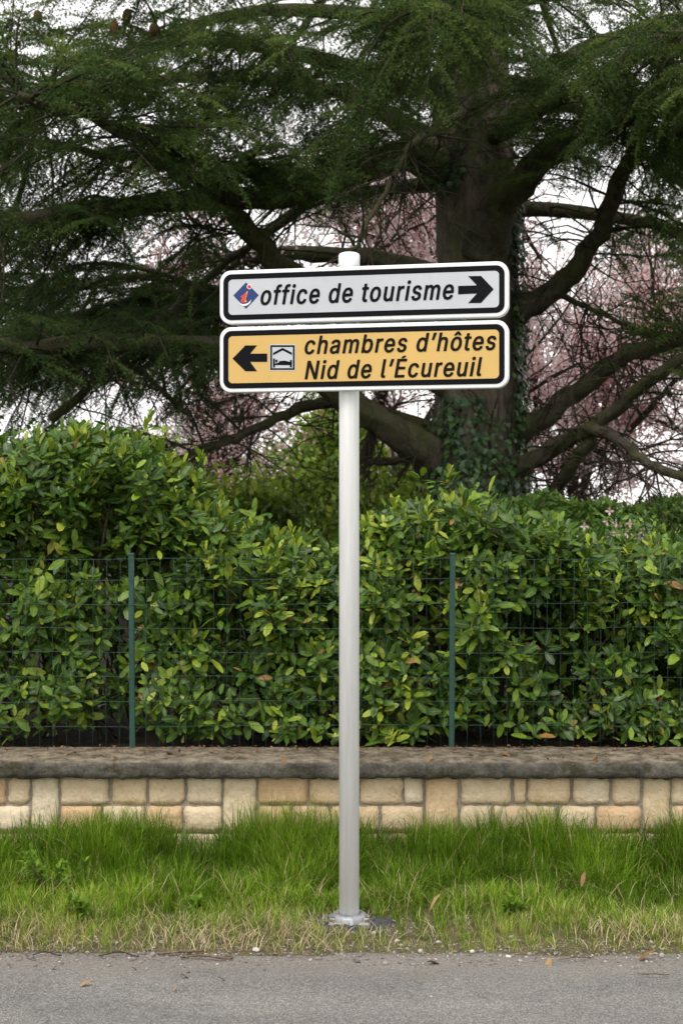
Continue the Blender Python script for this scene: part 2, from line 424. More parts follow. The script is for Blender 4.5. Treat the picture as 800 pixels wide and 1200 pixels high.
# road with a ragged broken edge
nx = 1400; xs = np.linspace(-40, 40, nx)
edge = ROAD_E + 0.03 * wob(xs, xs * 0.3, 1.3) + 0.012 * wob(xs, xs, 9) + 0.05 * np.exp(-((xs + 0.2) / 0.7) ** 2) * 0
ys = np.concatenate([np.linspace(-2.5, 4.3, 12), np.linspace(4.35, 4.9, 10)])
V = np.concatenate([np.stack([xs, np.full(nx, y), np.zeros(nx)], 1) for y in ys] +
                   [np.stack([xs, edge, np.zeros(nx)], 1), np.stack([xs, edge + 0.02, np.full(nx, -0.025)], 1)])
ny = len(ys) + 2
i = np.arange(ny - 1)[:, None] * nx + np.arange(nx - 1)[None]
o = link('road', np_mesh('road', V, [np.stack([i, i + 1, i + nx + 1, i + nx], 2).reshape(-1, 4)]), M_asphalt); o['kind'] = 'structure'

# ------------------------------------------------------------------ garden wall: coping and single stones
wall = empty('garden_wall', (0, WALL_Y, 0))
tag(wall, 'low wall of pale cream stone blocks under a mossy grey coping, behind the grass', 'wall')
def wall_uv(px, py): return (px - CX) / FPX * (WALL_Y + 0.02), EYE + (CY - py) / FPX * (WALL_Y + 0.02)
_, zA = wall_uv(0, 911); _, zB = wall_uv(0, 942.5); _, zC = wall_uv(0, 945.5); _, zD = wall_uv(0, 975)
bm = bmesh.new(); bm_box(bm, -9, 9, 0.034, 0.30, -0.2, zA + 0.012)
bm_obj('mortar_core', bm, M_mortar, wall)
def make_stone(x0, x1, z0, z1, sd_):
    nxs = max(5, int((x1 - x0) / 0.02)); nzs = max(5, int((z1 - z0) / 0.02))
    V, F = [], []
    prot = random.uniform(0.0, 0.008)
    for j in range(nzs + 1):
        for k in range(nxs + 1):
            u, v = k / nxs, j / nzs
            x = x0 + u * (x1 - x0); z = z0 + v * (z1 - z0)
            ex = min(u, 1 - u) * (x1 - x0); ez = min(v, 1 - v) * (z1 - z0); e = min(ex, ez)
            n_ = noise.noise(Vector((x * 14, z * 14, sd_ * 3.1))) + 0.6 * noise.noise(Vector((x * 34, z * 34, sd_)))
            y = 0.036 - (0.016 + prot) + 0.006 * n_ + 0.004 * (noise.noise(Vector((x * 70, z * 70, sd_))))
            if e < 1e-6:
                jit = 0.007
                x += jit * noise.noise(Vector((x * 25, z * 25, sd_ + 9))) * 1.2; z += jit * noise.noise(Vector((x * 25 + 7, z * 25, sd_)))
                if u in (0, 1) and v in (0, 1):
                    cq = 0.001 + 0.006 * abs(noise.noise(Vector((x * 9, z * 9, sd_ * 1.7)))); x += (0.5 - u) * 2 * cq; z += (0.5 - v) * 2 * cq
                y += 0.007
            V.append((x, y, z))
    W = nxs + 1
    for j in range(nzs):
        for k in range(nxs):
            a = j * W + k; F.append((a, a + 1, a + W + 1, a + W))
    rim = [k for k in range(W)] + [j * W + nxs for j in range(1, nzs + 1)] + [nzs * W + k for k in range(nxs - 1, -1, -1)] + [j * W for j in range(nzs - 1, 0, -1)]
    b0 = len(V)
    for r_ in rim: V.append((V[r_][0], 0.07, V[r_][2]))
    L = len(rim)
    for q in range(L): F.append((rim[q], b0 + q, b0 + (q + 1) % L, rim[(q + 1) % L]))
    me = np_mesh('stone', np.array(V), [np.array(F)], smooth=True)
    link('stone', me, M_stone, wall)
top_row = [(-12, 6), (10, 34), (72, 127), (132, 171), (175, 216), (220, 259), (303, 360), (363, 419), (422, 471), (474, 495), (540, 598), (602, 616), (619, 667), (672, 713), (717, 749), (788, 826)]
low_row = [(-22, 34), (72, 118), (121, 168), (172, 213), (216, 259), (303, 340), (343, 385), (389, 443), (447, 495), (540, 575), (578, 651), (655, 696), (699, 750), (788, 840)]
tall = [(38, 68), (262, 299), (499, 536), (754, 784)]
sdn = 0
def stone_px(a, b, z0, z1):
    global sdn
    sdn += 1
    make_stone(wall_uv(a, 0)[0], wall_uv(b, 0)[0], z0, z1, sdn)
for a, b in top_row: stone_px(a, b, zB, zA)
for a, b in low_row: stone_px(a, b, zD, zC)
for a, b in tall: stone_px(a, b, zD, zA)
rs = random.Random(3)
def extend(x, xend, step, z0, z1):
    while (x < xend) if step > 0 else (x > xend):
        w = rs.uniform(32, 62)
        if step > 0: stone_px(x, x + w, z0, z1); x += w + 4
        else: stone_px(x - w, x, z0, z1); x -= w + 4
extend(830, 1350, 1, zB, zA); extend(844, 1350, 1, zD, zC); extend(-16, -550, -1, zB, zA); extend(-26, -550, -1, zD, zC)
extend(-550, 1350, 1, zD - 0.125, zD - 0.012)
# coping slab
nxs, prof = 1500, []
pr = [(-0.0, zA + 0.004), (-0.032, zA + 0.004), (-0.045, zA + 0.012), (-0.049, zA + 0.03), (-0.049, COPE_Z - 0.02), (-0.047, COPE_Z - 0.007), (-0.038, COPE_Z), (0.0, COPE_Z + 0.004), (0.08, COPE_Z + 0.01), (0.16, COPE_Z + 0.012), (0.24, COPE_Z + 0.012), (0.31, COPE_Z + 0.01), (0.35, COPE_Z - 0.002), (0.352, zA + 0.01), (0.2, zA + 0.008)]
xs = np.linspace(-9, 9, nxs); V = []
for x in xs:
    for (yy, zz) in pr:
        q = Vector((x * 9, yy * 20, zz * 20))
        n_ = noise.noise(q) + 0.6 * noise.noise(q * 3.1); n2 = noise.noise(q * 1.7 + Vector((50, 0, 0)))
        front = yy < 0.0
        n3 = noise.noise(Vector((x * 38, yy * 60, zz * 60))); chip = max(0, noise.noise(Vector((x * 5.5, 3.3, zz * 30))) - 0.25)
        V.append((x, yy + (0.006 * n_ + 0.004 * n3 + 0.012 * chip if front else 0), zz + (0.003 * n_ + 0.003 * n3 - (0.009 * chip if front else 0) if zz > zA + 0.03 else 0.009 * n2 + 0.006 * n3)))
K = len(pr); V = np.array(V)
i = np.arange(nxs - 1)[:, None] * K; k = np.arange(K)[None]; k2 = (k + 1) % K
F = np.stack([i + k, i + K + k, i + K + k2, i + k2], 2).reshape(-1, 4)
link('coping', np_mesh('coping', V, [F], smooth=True), M_coping, wall)

# ------------------------------------------------------------------ fence: posts and welded wire
fence = empty('wire_fence', (0, FENCE_Y, COPE_Z))
tag(fence, 'green welded wire fence with slim posts standing on the wall in front of the hedge', 'fence')
def fx(px): return (px - CX) / FPX * FENCE_Y
FT = EYE + (CY - 655) / FPX * FENCE_Y - COPE_Z
bm = bmesh.new()
pw = 0.0128
bm_box(bm, -pw, pw, -pw, pw, -0.06, FT + 0.02, 0.004, 2)
bm_box(bm, -pw - 0.0015, pw + 0.0015, -pw - 0.0015, pw + 0.0015, FT + 0.015, FT + 0.028, 0.004, 2)
me_post = bpy.data.meshes.new('post'); bm.to_mesh(me_post); bm.free(); me_post.materials.append(M_green)
sp = 529 - 155
for px in (155 - 2 * sp, 155 - sp, 155, 529, 529 + sp, 529 + 2 * sp):
    p = link('post', me_post, None, fence); p.location = (fx(px), 0.012, 0)
    p.rotation_euler = (0, R(random.uniform(-0.4, 0.4)), 0)
parts = []
X0, X1 = -3.8, 4.2
pitch = 15.6 / FPX * FENCE_Y; hp = 28.6 / FPX * FENCE_Y
zs = [EYE + (CY - (880 - 28.6 * q)) / FPX * FENCE_Y - COPE_Z + 0.004 for q in range(8)] + [FT]
for z in zs:
    xx = np.linspace(X0, X1, 200)
    P = np.stack([xx, -0.010 + 0.006 * np.sin(xx * 2.1 + z * 5), z + 0.004 * np.sin(xx * 1.7 + z * 9) + 0.002 * np.sin(xx * 9 + z * 3)], 1)
    parts.append(tube(P, 0.0011, 5))
x = X0
while x < X1:
    zz = np.linspace(zs[0] - 0.004, FT, 12)
    P = np.stack([x + 0.002 * np.sin(zz * 5 + x * 3), -0.012 + 0.006 * np.sin(x * 2.1 + zz * 5), zz], 1)
    parts.append(tube(P, 0.0009, 5)); x += pitch
V, F, A = join(parts); link('wire_mesh', np_mesh('wire_mesh', V, F), M_wire, fence)

# ------------------------------------------------------------------ sign post with two panels
PX, PY = (409 - CX) / FPX * 5.27, 5.27
sign = empty('road_sign', (PX, PY, 0.0))
tag(sign, 'tall aluminium post carrying a white and a yellow direction panel at the road edge', 'road sign')
PT = EYE + (CY - 297) / FPX * PY
bm = bmesh.new(); r0 = 0.0372
bm_lathe(bm, [(0, 0.0), (r0, 0.0), (r0, PT - 0.03)], 64)
bm_obj('pole', bm, M_pole, sign, smooth=True)
bm = bmesh.new()
bm_lathe(bm, [(r0 + 0.0012, PT - 0.05), (r0 + 0.0022, PT - 0.048), (r0 + 0.0022, PT - 0.009), (r0 - 0.001, PT - 0.002), (r0 - 0.010, PT + 0.002), (0, PT + 0.004)], 64)
bm_obj('pole_cap', bm, M_rim, sign, smooth=True)
bm = bmesh.new(); bm_box(bm, -0.078, 0.078, -0.062, 0.062, -0.03, 0.03, 0.012, 3)
bm_lathe(bm, [(0.075, 0.0), (0.068, 0.04), (0.058, 0.05), (0.044, 0.052), (0.0385, 0.048)], 40)
ft = bm_obj('foot', bm, M_foot, sign, smooth=True)
for sx in (-1, 1):
    bm = bmesh.new(); bm_lathe(bm, [(0.013, 0.02), (0.013, 0.041), (0.011, 0.045), (0.0, 0.046)], 6, (sx * 0.062, -0.045))
    bm_obj('bolt', bm, M_bolt, ft)

TH = R(11.5)
P0 = Vector((PX, PY - 0.062, 0)); Ux = Vector((math.cos(TH), -math.sin(TH), 0)); Nn = Vector((-math.sin(TH), -math.cos(TH), 0))
def pan(px, py):
    d = Vector(((px - CX) / FPX, 1.0, (CY - py) / FPX)); o_ = Vector((0, 0, EYE))
    t = (P0 - Vector((0, 0, 0))).dot(Nn) / d.dot(Nn)
    h = o_ + d * t
    return ((h - P0).dot(Ux), h.z)
def rrect(x0, x1, z0, z1, r_, n=8):
    pts = []
    for cx_, cz_, a0 in ((x1 - r_, z1 - r_, 0), (x0 + r_, z1 - r_, 90), (x0 + r_, z0 + r_, 180), (x1 - r_, z0 + r_, 270)):
        for k in range(n + 1):
            a = R(a0 + 90 * k / n); pts.append((cx_ + r_ * math.cos(a), cz_ + r_ * math.sin(a)))
    return pts
def plate(pts, y0, y1, bevel=0.0):
    """extruded outline in the panel's XZ plane between depth y0 (front) and y1 (back)"""
    bm = bmesh.new()
    f = bm.faces.new([bm.verts.new((x, y0, z)) for x, z in pts])
    f.normal_update()
    if f.normal.y > 0: f.normal_flip()
    r_ = bmesh.ops.extrude_face_region(bm, geom=[f])
    for e in r_['geom']:
        if isinstance(e, bmesh.types.BMVert): e.co.y = y1
    if bevel:
        es = [e for e in bm.edges if all(abs(v.co.y - y0) < 1e-6 for v in e.verts)]
        bmesh.ops.bevel(bm, geom=es, offset=bevel, segments=3, affect='EDGES', profile=0.6)
    bmesh.ops.recalc_face_normals(bm, faces=bm.faces[:])
    return bm
def frame_ring(outer, inner, y0, y1):
    bm = bmesh.new(); n = len(outer)
    of = [bm.verts.new((x, y0, z)) for x, z in outer]; inf = [bm.verts.new((x, y0, z)) for x, z in inner]
    ob = [bm.verts.new((x, y1, z)) for x, z in outer]; ib = [bm.verts.new((x, y1, z)) for x, z in inner]
    for k in range(n):
        q = (k + 1) % n
        bm.faces.new((of[k], of[q], inf[q], inf[k])); bm.faces.new((of[k], ob[k], ob[q], of[q])); bm.faces.new((inf[k], inf[q], ib[q], ib[k]))
    bmesh.ops.recalc_face_normals(bm, faces=bm.faces[:]); return bm
try:
    SIGN_FONT = bpy.data.fonts.load(bpy.utils.system_resource('DATAFILES', path='fonts') + '/Inter.woff2')   # ships with Blender
except Exception:
    SIGN_FONT = None
def text_mesh(body, off=0.0, shear=0.0):
    c = bpy.data.curves.new('lettering', 'FONT'); c.body = body; c.offset = off; c.shear = shear; c.size = 1.0; c.space_character = 1.12
    c.resolution_u = 4
    if SIGN_FONT: c.font = SIGN_FONT
    c.fill_mode = 'FRONT'
    o_ = bpy.data.objects.new('lettering_source', c); COL.objects.link(o_)
    dg = bpy.context.evaluated_depsgraph_get(); dg.update()
    me = bpy.data.meshes.new_from_object(o_.evaluated_get(dg)); me.materials.clear()
    bpy.data.objects.remove(o_); bpy.data.curves.remove(c); return me
def lettering(body, xl, xr, vb, vt, tallch, mat, parent, y, off=0.0, shear=0.22):
    me = text_mesh(body, off, shear); ref = text_mesh(tallch, off, 0.0)
    hgt = max(v.co.y for v in ref.vertices); bpy.data.meshes.remove(ref)
    xs_ = [v.co.x for v in me.vertices]; x0, x1 = min(xs_), max(xs_)
    for v in me.vertices:
        v.co = Vector((xl + (v.co.x - x0) / (x1 - x0) * (xr - xl), y, vb + v.co.y / hgt * (vt - vb)))
    # heavier strokes: overlapping layers a hair apart; each word a piece of its own
    co = np.array([v.co[:] for v in me.vertices]); fc = [list(p.vertices) for p in me.polygons]; bpy.data.meshes.remove(me)
    capz = vb + (vt - vb) * (1.04 if tallch != 'd' else 1.2)
    co[:, 2] = np.where(co[:, 2] > capz, capz + (co[:, 2] - capz) * 0.5, co[:, 2])
    flat = co[:, 0] - (co[:, 2] - vb) * shear * ((xr - xl) / (x1 - x0)) / ((vt - vb) / hgt)
    iv = sorted((min(flat[f]), max(flat[f])) for f in fc); gaps, hi = [], iv[0][1]
    for a_, b_ in iv[1:]:
        if a_ > hi: gaps.append((a_ - hi, (a_ + hi) / 2))
        hi = max(hi, b_)
    cuts = sorted(g[1] for g in sorted(gaps)[::-1][:body.count(' ')])
    rx, rz = 0.0178 / hgt * (vt - vb), 0.012 / hgt * (vt - vb); words = [[] for _ in range(len(cuts) + 1)]
    for f in fc: words[sum(float(np.mean(flat[f])) > c_ for c_ in cuts)].append(f)
    for wf in words:
        used = sorted({i_ for f in wf for i_ in f}); ix = {u_: k for k, u_ in enumerate(used)}; cw = co[used]; Vv, Ff = [], []
        for k in range(11):
            a_ = 2 * math.pi * k / 10; e = np.array([math.cos(a_) * rx, -0.00006 * k, math.sin(a_) * rz]) if k < 10 else np.array([0, -0.0007, 0])
            Ff += [[ix[i_] + len(Vv) for i_ in f] for f in wf]; Vv += (cw + e).tolist()
        me = bpy.data.meshes.new('lettering'); me.from_pydata(Vv, [], Ff); me.update()
        link('lettering', me, mat, parent)
def px_poly(pts, sx, sy, ox, oy): return [pan(ox + x / sx, oy + y / sy) for x, y in pts]
uL, uR = pan(258.5, 380)[0], pan(596, 380)[0]
def panel(vt, vb, face, nm):
    rim = plate(rrect(uL, uR, vb, vt, 0.043, 10), -0.012, 0.022, 0.005)
    p = bm_obj('sign_panel', rim, M_rim, sign, smooth=False)
    p.location = P0 - Vector((PX, PY, 0)); p.rotation_euler = (0, 0, -TH)
    b = 0.0145; b2 = b + 0.0195
    o1 = rrect(uL + b, uR - b, vb + b, vt - b, 0.031, 10); i1 = rrect(uL + b2, uR - b2, vb + b2, vt - b2, 0.016, 10)
    bm_obj('border', frame_ring(o1, i1, -0.0135, -0.0115), M_black, p)
    bm_obj('face', plate(rrect(uL + b2 - .002, uR - b2 + .002, vb + b2 - .002, vt - b2 + .002, 0.017, 10), -0.0130, -0.0115), face, p)
    return p
v1t = (pan(300, 316.5)[1] + pan(560, 307.5)[1]) / 2; v1b = (pan(300, 378)[1] + pan(560, 374)[1]) / 2
v2t = (pan(300, 382)[1] + pan(560, 377)[1]) / 2; v2b = (pan(300, 459.5)[1] + pan(560, 455.5)[1]) / 2
pw_ = panel(v1t, v1b, M_white, 'white'); pw_['label'] = 'upper white panel reading office de tourisme with arrow to the right'
pyl = panel(v2t, v2b, M_yellow, 'yellow'); pyl['label'] = 'lower yellow panel reading chambres d’hôtes Nid de l’Écureuil with arrow to the left'
YF = -0.0142
lettering('office de tourisme', pan(307, 346)[0], pan(531.5, 346)[0], pan(420, 354.2)[1], pan(345, 334.6)[1] , 'd', M_black, pw_, YF)
lettering('chambres d\u2019h\u00f4tes', pan(358.5, 405)[0], pan(581, 400)[0], pan(470, 412.6)[1], pan(372, 394.2)[1], 'h', M_brown, pyl, YF)
lettering('Nid de l\u2019\u00c9cureuil', pan(358.5, 433)[0], pan(564.5, 430)[0], pan(460, 442.6)[1], pan(362, 423.6)[1], 'N', M_brown, pyl, YF)
ar = px_poly([(468, 183), (556, 180), (515, 137), (575, 136), (634, 198), (575, 262), (515, 263), (556, 218), (468, 222)], 4, 4, 420, 290)
bm_obj('arrow', plate(ar, YF, -0.0129), M_black, pw_)
s = 800 / 190
al = px_poly([(312, 525), (228, 526), (262, 485), (205, 485), (142, 550), (205, 612), (262, 612), (228, 566), (312, 566)], s, s, 240, 290)
bm_obj('arrow', plate(al, YF, -0.0129), M_black, pyl)
def rect(a, b, c, d): return [(a, b), (c, b), (c, d), (a, d)]
q = (8, 8, 260, 375)
bm_obj('pictogram_board', plate(px_poly(rect(455, 232, 698, 479), *q), -0.0138, -0.0129), M_white, pyl)
bm_obj('pictogram_frame', frame_ring(px_poly(rect(463, 240, 690, 470), *q), px_poly(rect(479, 256, 674, 455), *q), YF - .0003, -0.0137), M_black, pyl)
bm_obj('roof_symbol', plate(px_poly([(488, 312), (577, 264), (665, 310), (665, 332), (577, 288), (488, 334)], *q), YF - .0003, -0.0137), M_black, pyl)
bm_obj('bed_symbol', plate(px_poly([(488, 365), (506, 365), (506, 412), (520, 408), (536, 405), (548, 388), (600, 384), (646, 396), (646, 378), (665, 378), (665, 448), (646, 448), (646, 426), (506, 426), (506, 448), (488, 448)], *q), YF - .0003, -0.0137), M_black, pyl)
bm_obj('pillow_symbol', plate(px_poly([(510, 378), (528, 374), (532, 392), (524, 402), (511, 402)], *q), YF - .0003, -0.0137), M_black, pyl)
q = (16 / 3, 16 / 3, 250, 300)
bm_obj('emblem', plate(px_poly([(131, 250), (210, 168), (290, 248), (210, 333)], *q), -0.0138, -0.0129), M_blue, pw_)
def circ(cx_, cy_, r_, n=20, sq=1.0): return [(cx_ + r_ * math.cos(2 * math.pi * k / n), cy_ + sq * r_ * math.sin(2 * math.pi * k / n)) for k in range(n)]
bm_obj('emblem_swash', plate(px_poly([(163, 286), (172, 296), (186, 303), (205, 303), (222, 297), (236, 284), (243, 272), (238, 294), (224, 308), (206, 316), (188, 314), (172, 304)], *q), -0.0142, -0.0137), M_pwhite, pw_)
bm_obj('emblem_letter_edge', plate(px_poly([(178, 254), (197, 246), (219, 222), (222, 226), (207, 278), (216, 284), (211, 292), (197, 297), (183, 293), (179, 285), (191, 262), (178, 262)], *q), -0.0142, -0.0137), M_gold, pw_)
bm_obj('emblem_letter', plate(px_poly([(176, 254), (197, 248), (216, 228), (204, 276), (203, 288), (212, 290), (197, 297), (184, 293), (181, 285), (194, 260), (177, 262)], *q), -0.0146, -0.0141), M_red, pw_)
bm_obj('emblem_dot_ring', plate(px_poly(circ(231, 195, 16), *q), -0.0142, -0.0137), M_pwhite, pw_)
bm_obj('emblem_dot', plate(px_poly(circ(231, 196, 11.5), *q), -0.0146, -0.0141), M_red, pw_)
# clamps holding the panels to the post
for vv in ((v1t + v1b) / 2, (v2t + v2b) / 2):
    bm = bmesh.new(); bm_lathe(bm, [(r0 + .0005, vv - 0.02), (r0 + 0.004, vv - 0.02), (r0 + 0.004, vv + 0.02), (r0 + .0005, vv + 0.02)], 40)
    bm_box(bm, -0.06, 0.06, -r0 - 0.012, -r0 - 0.001, vv - 0.02, vv + 0.02)
    bm_obj('clamp', bm, M_back, sign)
for vv in (v1b + 0.004, v2t - 0.004):
    bm = bmesh.new(); bm_box(bm, uL + 0.06, uR - 0.16, 0.023, 0.04, vv - 0.006, vv + 0.006)
    o_ = bm_obj('rail', bm, M_back, sign); o_.location = P0 - Vector((PX, PY, 0)); o_.rotation_euler = (0, 0, -TH)

# ------------------------------------------------------------------ leaf shapes
def blade_leaf(stations, fold, droop, wav=0.0):
    V = [(0, 0, 0)]; rib = [1.0]
    for x, w in stations:
        z = -droop * x * x
        V += [(x, -w, z + fold * w + wav * math.sin(x * 11)), (x, 0, z), (x, w, z + fold * w + wav * math.sin(x * 9 + 1))]; rib += [0, 1, 0]
    V.append((1, 0, -droop)); rib.append(1.0)
    T, Q = [(0, 1, 2)[::-1], (0, 2, 3)[::-1]], []
    ns = len(stations)
    for k in range(ns - 1):
        a = 1 + 3 * k; b = a + 3
        Q += [(a, a + 1, b + 1, b)[::-1], (a + 1, a + 2, b + 2, b + 1)[::-1]]
    a = 1 + 3 * (ns - 1); e = len(V) - 1
    T += [(a, a + 1, e)[::-1], (a + 1, a + 2, e)[::-1]]
    return np.array(V, float), [np.array(T), np.array(Q)], {'rib': np.array(rib)}
LV, LF, LA = blade_leaf([(0.1, 0.012), (0.22, 0.09), (0.5, 0.19), (0.86, 0.135)], 0.28, 0.14, 0.008)
LV2, LF2, LA2 = blade_leaf([(0.1, 0.012), (0.22, 0.1), (0.52, 0.215), (0.87, 0.15)], 0.12, 0.30, 0.012)
SV = np.array([(0, 0, 0), (0.5, -0.24, 0.05), (1, 0, -0.08), (0.5, 0.24, 0.05), (0.5, 0, 0)], float); SF = [np.array([(0, 1, 4), (1, 2, 4), (2, 3, 4), (3, 0, 4)])]
QV = np.array([(0, 0, 0), (0.5, -0.3, 0.1), (1, 0, 0), (0.5, 0.3, 0.1)], float); QF = [np.array([(0, 1, 2), (0, 2, 3)])]

def rosettes(C, AX, rng, nleaf=(6, 10), size=(0.052, 0.104), spread=(32, 80)):
    """leaf transforms for whorled shoots: centres C (n,3), axes AX (n,3)"""
    T, D, U, S, B = [], [], [], [], []
    for c, a in zip(C, AX):
        a = a / np.linalg.norm(a); k = rng.integers(*nleaf)
        p = np.cross(a, [0.3, 0.5, 0.8]); p /= np.linalg.norm(p); q_ = np.cross(a, p)
        ph = rng.uniform(0, 6.28); L = rng.uniform(0.06, 0.13); base = rng.uniform(0, 1); sc = rng.uniform(0.8, 1.15)
        for j in range(k):
            t = j / k; an = ph + j * 2.4
            rad = math.cos(an) * p + math.sin(an) * q_
            sp_ = R(spread[1] + (spread[0] - spread[1]) * t + rng.uniform(-14, 14))
            d = math.cos(sp_) * a + math.sin(sp_) * rad
            T.append(c + a * (L * (t - 0.7)) + rad * 0.004); D.append(d); U.append(a * 1.0 + rng.normal(0, 0.25, 3))
            S.append(rng.uniform(*size) * sc * (1.0 if t < 0.8 else 0.8)); B.append(base)
    return map(np.array, (T, D, U, S, B))

# ------------------------------------------------------------------ laurel hedge: separate shrubs behind the fence
HT_px = [-700, -300, -150, 0, 40, 100, 160, 200, 235, 270, 300, 335, 370, 410, 440, 480, 520, 560, 600, 640, 680, 740, 800, 900, 1100, 1500]
HT_py = [560, 520, 505, 525, 515, 505, 512, 545, 580, 612, 620, 634, 640, 634, 606, 592, 594, 584, 604, 606, 636, 642, 635, 630, 620, 610]
HY = 7.45
def hedge_top(x):
    px = x / HY * FPX + CX
    return EYE + (CY - np.interp(px, HT_px, HT_py)) / FPX * HY
bushes = [(-560, 'clipped evergreen laurel bush at the far left beyond the frame edge'),
          (-150, 'laurel bush cut off by the left picture edge'),
          (40, 'tallest laurel bush, at the left edge of the photo'),
          (165, 'tall laurel bush behind the left green fence post'),
          (285, 'lower laurel bush beside the tall ones, its top sloping down to the right'),
          (385, 'short laurel bush directly behind the aluminium sign post'),
          (485, 'laurel bush with yellowed leaves, just left of the right green fence post'),
          (590, 'laurel bush in front of the ivy-clad cedar trunk, right of the right fence post'),
          (695, 'dense laurel bush second from the right picture edge'),
          (800, 'laurel bush at the right edge of the photo, leaves overhanging the coping'),
          (1060, 'laurel bush beyond the right picture edge')]
bcx = [(b[0] - CX) / FPX * HY for b in bushes]
hr = np.random.default_rng(5)
leaf_me = []
for (v_, f_, a_) in ((LV, LF, LA), (LV2, LF2, LA2)):
    me = np_mesh('leaf', v_, f_, a_, smooth=True); me.materials.append(M_laurel1); leaf_me.append(me)
def gapn(x, z): return 0.5 + 0.5 * noise.noise(Vector((x * 3.2, z * 3.2, 4.7))) + 0.3 * noise.noise(Vector((x * 8, z * 8, 1.7)))
for bi, (bpx, lab) in enumerate(bushes):
    xa = -5.5 if bi == 0 else (bcx[bi - 1] + bcx[bi]) / 2
    xb = 5.5 if bi == len(bushes) - 1 else (bcx[bi] + bcx[bi + 1]) / 2
    if bi == len(bushes) - 1: xb = bcx[bi] + 1.2
    if bi == 0: xa = bcx[bi] - 1.2
    root = empty('laurel_bush', (bcx[bi], 7.3, GARDEN_Z))
    tag(root, lab, 'bush', 'laurel bushes forming the hedge')
    o0 = np.array([bcx[bi], 7.3, GARDEN_Z])
    in_view = xb > -2.2 and xa < 2.2
    W = xb - xa; C, AX = [], []
    dens = 345 if in_view else 150
    yellow = 0.10 if bpx in (485, 385) else 0.0
    # front face shell, several layers deep
    n = int(W * 1.15 * dens * 1.5)
    for _ in range(n):
        x = hr.uniform(xa - 0.06, xb + 0.06); tz = float(hedge_top(x)); z = GARDEN_Z + 0.06 + (tz - GARDEN_Z - 0.06) * hr.uniform(0, 1) ** 0.85
        dep = abs(hr.normal(0, 0.14))
        g = gapn(x, z)
        if z < 0.72 and x < -0.3 and hr.uniform() < 0.35 * (0.72 - z) / 0.3 + 0.3 * (g < 0.45): continue
        if g < 0.42 and dep < 0.2 and hr.uniform() < min(1, (0.42 - g) * 5) * (0.85 if z < 1.35 else 0.5): dep += 0.3 + 0.25 * hr.uniform()
        yy = 6.84 + 0.13 * (z - 0.4) + 0.38 * (0.85 - g) + dep
        if z > tz - 0.25: yy += (z - tz + 0.25) * 1.6 * hr.uniform(0, 1)
        C.append((x, yy, z)); AX.append((hr.normal(0, 0.45), -0.75 + hr.normal(0, 0.35), 0.62 + hr.normal(0, 0.35)))
    for _ in range(int(W * 150)):
        x = hr.uniform(xa, xb); tz = float(hedge_top(x)); C.append((x, hr.uniform(7.45, 8.2), hr.uniform(GARDEN_Z + 0.12, tz - 0.15))); AX.append((hr.normal(0, 0.5), hr.normal(0, 0.5), 0.7))
    # crown top
    n = int(W * 1.2 * dens * 0.9)
    for _ in range(n):
        x = hr.uniform(xa - 0.06, xb + 0.06); y = hr.uniform(7.05, 8.25); tz = float(hedge_top(x)) * 1.0
        lump = 0.15 * noise.noise(Vector((x * 4.2, y * 4.2, 0.3))) + 0.06 * noise.noise(Vector((x * 11, y * 11, 5.3)))
        z = tz - 0.07 + lump - 0.25 * max(0, (7.35 - y)) - abs(hr.normal(0, 0.12)) + (0.24 * hr.uniform() ** 1.5 if hr.uniform() < 0.14 else 0)
        if z < 0.6: continue
        C.append((x, y, z)); AX.append((hr.normal(0, 0.4), -0.25 + hr.normal(0, 0.35), 1.0))
    C = np.array(C); AX = np.array(AX)
    T, D, U, S, B = rosettes(C, AX, hr)
    # pale upright young shoots on the crown
    m = C[:, 2] > np.array([float(hedge_top(x_)) for x_ in C[:, 0]]) - 0.32
    cand = np.nonzero(m)[0]; cand = hr.choice(cand, int(len(cand) * (0.16 if bpx < 320 else 0.07)), replace=False)
    if len(cand):
        C2 = C[cand] + np.array([0, -0.03, 0.05]); A2 = np.stack([hr.normal(0, 0.2, len(cand)), hr.normal(-0.1, 0.2, len(cand)), np.ones(len(cand))], 1)
        T2, D2, U2, S2, B2 = rosettes(C2, A2, hr, (6, 10), (0.045, 0.075), (6, 26))
        T, D, U, S, B = np.concatenate([T, T2]), np.concatenate([D, D2]), np.concatenate([U, U2]), np.concatenate([S, S2]), np.concatenate([B, np.full(len(B2), 1.15)])
    # keep leaves out of the fence wires except low overhanging ones
    zz = T[:, 2]; lim = np.where((zz < 0.62) & (T[:, 0] > 0.1), 6.55, np.where(hr.uniform(size=len(zz)) < 0.06, 6.64, 6.735))
    tipy = T[:, 1] + D[:, 1] / np.linalg.norm(D, axis=1) * S
    T[:, 1] += np.maximum(0, lim - tipy)
    T[:, 2] = np.maximum(T[:, 2], GARDEN_Z + 0.05)
    T[:, 2] += np.maximum(0, 0.43 - (T[:, 2] + D[:, 2] / np.linalg.norm(D, axis=1) * S))
    D[:, 2] -= 0.12
    Rm = frames(D, U)
    tone = np.clip(0.02 + 0.66 * B ** 1.25 + hr.normal(0, 0.17, len(B)) + yellow, 0, 0.92)
    odd = hr.uniform(size=len(B)); tone = np.where(odd < 0.012 + yellow * 0.2, hr.uniform(0.94, 0.98, len(B)), tone); tone = np.where(odd > 0.994, 1.0, tone)
    # nearest leaves become leaf parts of their own, the rest one foliage mesh
    order = np.argsort(T[:, 1] + (0 if in_view else 99) - 0.5 * (hr.uniform(size=len(S)) < 0.25))
    nsingle = 110 if in_view else 0
    one, rest = order[:nsingle], order[nsingle:]
